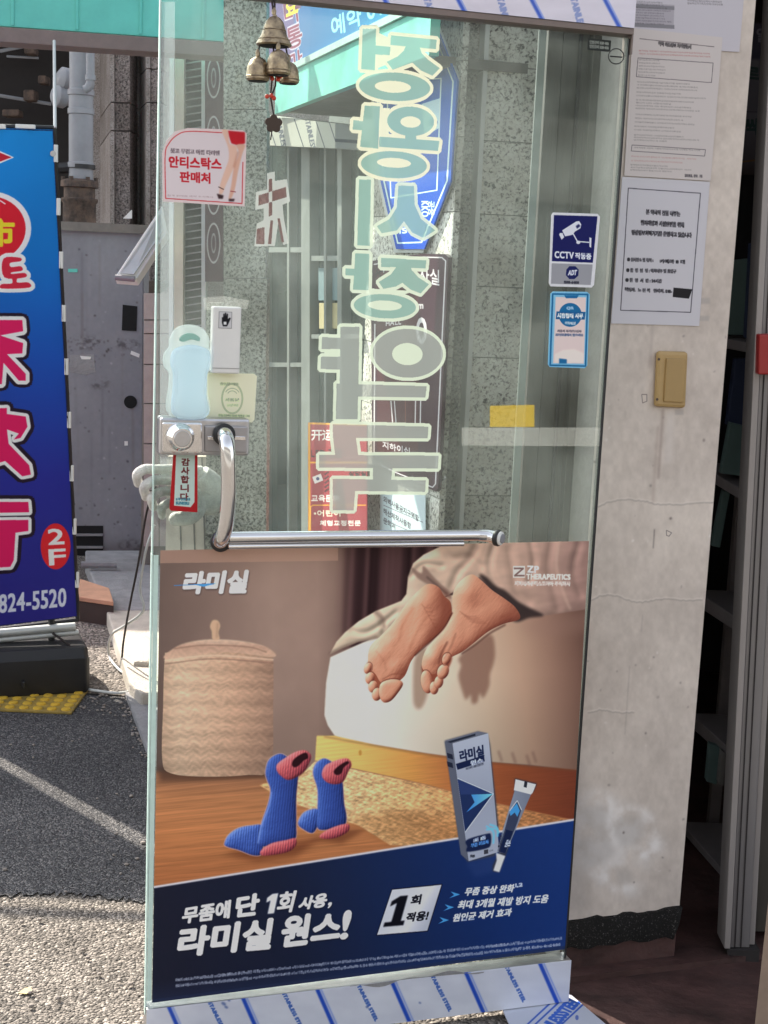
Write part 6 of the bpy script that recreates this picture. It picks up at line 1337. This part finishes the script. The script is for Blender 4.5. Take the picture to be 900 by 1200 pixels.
# milky holder above the lock
hb = thing("milky_holder", face(218, 487, 0), "milky pale blue plastic holder with rounded top, above the door lock", "holder")
def smooth_slab(name, pts, thick, proud, m, par):
    P = smooth_poly(pts, 5); u_ = DOOR.uv(P); k = len(u_); f, b = DOOR.xyz(u_, proud), DOOR.xyz(u_, proud - thick); mb = MB()
    mb.add(list(f) + list(b), [tuple(range(k)), tuple(range(2 * k - 1, k - 1, -1))] + [(i, i + k, (i + 1) % k + k, (i + 1) % k) for i in range(k)]); return mb.build(name, m, par, bevel=.003)
smooth_slab("holder_back", [(197, 486), (197, 448), (197, 437), (191, 428), (191, 415), (197, 406), (198, 396), (206, 384), (221, 380), (236, 384), (244, 396), (244, 406), (247, 416), (246, 430), (242, 438), (242, 460), (242, 486)], .012, .014, M['bottle'], hb)
smooth_slab("holder_front", [(201, 486), (200, 450), (200, 436), (197, 424), (199, 412), (206, 406), (222, 403), (238, 407), (243, 415), (242, 428), (239, 438), (238, 460), (239, 486)], .026, .042, M['bluetint'], hb).modifiers[0].width = .011
smooth_slab("grip_slot", [(208, 397), (214, 391), (224, 390), (232, 395), (231, 399), (222, 397), (213, 400)], .003, .0185, M['vinylmint'], hb)
# thank-you tag
hq2 = [(203, 531), (231, 532), (231, 600), (200, 598), (198.5, 596)]
ht = Canvas(DOOR.shift(.004), hq2, 1600, (176, 34, 40)); ht.fill([(206, 531), (228, 532), (227.5, 588), (223, 594), (203.5, 592)], (196, 216, 210)); 
for i, ch in enumerate("감사합니다"): ht.row(ch, 212.5 - i * .35, 545 + i * 10.2, 221.5 - i * .35, 545.3 + i * 10.2, 8.2, (110, 50, 52), .3)
ht.row("(주)동성", 206, 586, 222, 586.5, 3, (70, 130, 150), .1); ht.row("SUNGSU", 206, 590.5, 221, 591, 3, (70, 130, 150), .1)
ht.sheet("thank_you_tag", ht.material("thank_you_print", 1.15, .4), .004, None, label="red edged upright tag with Korean thank you lettering under the lock", category="tag")
# cotton glove on the far side of the glass
gv = bpy.data.meshes.new("work_glove"); gb = MB()
GO = -.055
def gp(px, py, o=GO): return DOOR.shift(o).hit([(px, py)])[0]
def finger(p, r): P = smooth_path([gp(*q) for q in p], 5); gb.tube(P, list(np.interp(np.linspace(0, 1, len(P)), np.linspace(0, 1, len(r)), r)), 14); gb.ball(P[-1], r[-1] * 1.02, 14, 10)
finger([(236, 553, -.07), (210, 550, -.06), (184, 550, -.04), (170, 550, -.03), (161, 556, -.03), (162, 566, -.045)], [.012, .0098, .0094, .0098, .0098, .009])
finger([(238, 565, -.07), (212, 563, -.055), (190, 562.5, -.035), (178, 564, -.022), (169, 571, -.022), (171, 582, -.04)], [.012, .0098, .0094, .0098, .0098, .009])
finger([(238, 576, -.07), (214, 576, -.055), (198, 575.5, -.035), (187, 577, -.02), (178, 584, -.02), (180, 594, -.04)], [.012, .0098, .0092, .0096, .0096, .0088])
finger([(236, 586, -.07), (216, 588, -.055), (204, 588, -.035), (196, 590, -.022), (189, 596, -.022), (190, 604, -.04)], [.011, .0092, .0086, .0086, .0086, .008])
finger([(238, 570, -.08), (232, 596, -.06), (222, 606, -.045), (206, 608, -.04)], [.018, .0165, .015, .0135])
finger([(234, 556, -.07), (246, 570, -.075), (246, 588, -.075)], [.022, .028, .026])
go = gb.build("work_glove", M['glove'], None, True, label="grey knitted work glove gripping the outer side of the door edge, below the lock", category="glove")
rmod = go.modifiers.new("join", 'REMESH'); rmod.mode = 'VOXEL'; rmod.voxel_size = .0014; rmod.use_smooth_shade = True
sm_ = go.modifiers.new("soft", 'SMOOTH'); sm_.factor = .5; sm_.iterations = 1

gm = Canvas(SK_, [(689, 45), (716, 47.5), (715, 61), (688, 58.5)], 1500, (44, 48, 46))
for y in (50, 55): gm.row("안전유리 031 405", 691, y + 1, 713, y + 3, 3.6, (150, 156, 150), .1)
gm.sheet("glass_label", gm.material("glass_label_print", 1.0, .4), .0006, None, label="small dark printed label at the top right of the door glass", category="label")
rs = [DOOR.shift(.0008).hit([(722 + 9 * math.cos(a_), 66 + 9 * math.sin(a_))])[0] for a_ in np.linspace(0, 2 * math.pi, 25)]
mb = MB(); mb.tube(rs, .0011, 6); mb.tube([DOOR.shift(.0008).hit([(715, 66)])[0], DOOR.shift(.0008).hit([(729, 67)])[0]], .0014, 6); mb.build("round_stamp", M['black'], None, label="thin round stamp mark beside the small label on the glass", category="stamp")

# ------------------------------------------------------------------ bell cluster
BO = .06
def bp_(px, py, o=BO): return DOOR.shift(o).hit([(px, py)])[0]
bl = thing("bell_cluster", bp_(320, 158), "hanging cluster of aged brass bells with red beads and a flower charm", "wind chime")
up = np.array((0, 0, 1.0))
def bell(px, py0, py1, wpx, o=BO, fancy=False):
    a, b = bp_(px, py0, o), bp_(px, py1, o); H = a[2] - b[2]; r = wpx / 2 / 575
    prof = [(r * .93, 0), (r, .04 * H), (r * .93, .12 * H), (r * .72, .34 * H), (r * .6, .58 * H), (r * .5, .76 * H), (r * .3, .9 * H), (r * .12, .95 * H), (r * .1, H)] if fancy else [(r * .86, 0), (r, .08 * H), (r * .99, .3 * H), (r * .9, .6 * H), (r * .66, .85 * H), (r * .25, .98 * H), (.001, H)]
    mb = MB(); mb.lathe((b[0], b[1], b[2]), up, prof, 28); o_ = mb.build("bell", M['bronze'], bl, True)
    for t_ in ((.2, .5) if fancy else (.18,)):
        rr_ = np.interp(t_, [p[1] / H for p in prof], [p[0] for p in prof]); mb = MB(); mb.lathe((b[0], b[1], b[2] + t_ * H), up, [(rr_, -.001), (rr_ + .0012, 0), (rr_, .0015)], 28); mb.build("bell_ring", M['bronze'], o_, True)
    mb = MB(); mb.tube([a, a + up * .006, a + up * .012], [.0035, .0045, .002], 10); mb.build("bell_loop", M['bronze'], o_, True)
    mb = MB(); mb.lathe((b[0], b[1], b[2] - .001), up, [(r * .8, 0), (r * .8, .003)], 24); mb.build("bell_mouth", M['hole'], o_)
bell(321, 17, 54, 37, BO, True); bell(302, 66, 95, 24, BO + .01); bell(338, 72, 98, 22, BO - .02); bell(326, 58, 88, 25, BO + .03)
def crd(pts, r=.0016): mb = MB(); mb.tube(pts, r, 6); mb.build("cord", M['cord'], bl, True)
crd([bp_(318, -40), bp_(322, 6), bp_(321, 18)], .002); crd([bp_(323, -40), bp_(319, 4), bp_(321, 18)], .002)
crd([bp_(302, 66, BO + .01), bp_(304, 54, BO + .005), bp_(312, 44)]); crd([bp_(326, 58, BO + .03), bp_(327, 46, BO + .01)]); crd([bp_(338, 72, BO - .02), bp_(334, 50, BO)])
crd([bp_(321, 50), bp_(319, 92), bp_(317, 113), bp_(321, 136)]); crd([bp_(324, 50), bp_(323, 100), bp_(318, 113)])
for (x, y) in ((317, 88), (321, 86), (325, 88), (329, 89), (319, 92), (326, 93), (313, 113), (318, 112), (321, 115)):
    mb = MB(); mb.ball(bp_(x, y, BO + .012), .0042, 10, 6); mb.build("bead", M['red'], bl, True)
mb = MB(); cF = bp_(320.5, 145)
P = []
for k in range(60):
    a_ = 2 * math.pi * k / 60; r = .0165 * (.74 + .26 * abs(math.cos(2.5 * (a_ - math.pi / 2)))); P.append(cF + DU * r * math.cos(a_) + up * r * math.sin(a_) + DOOR.n * .002)
mb.prism(P, -DOOR.n * .004); mb.build("flower_charm", mat("dark_bronze", (.07, .05, .04), .5, .6, .2, 40), bl, bevel=.0008)
crd([bp_(319, 152), bp_(317, 164)], .0012)
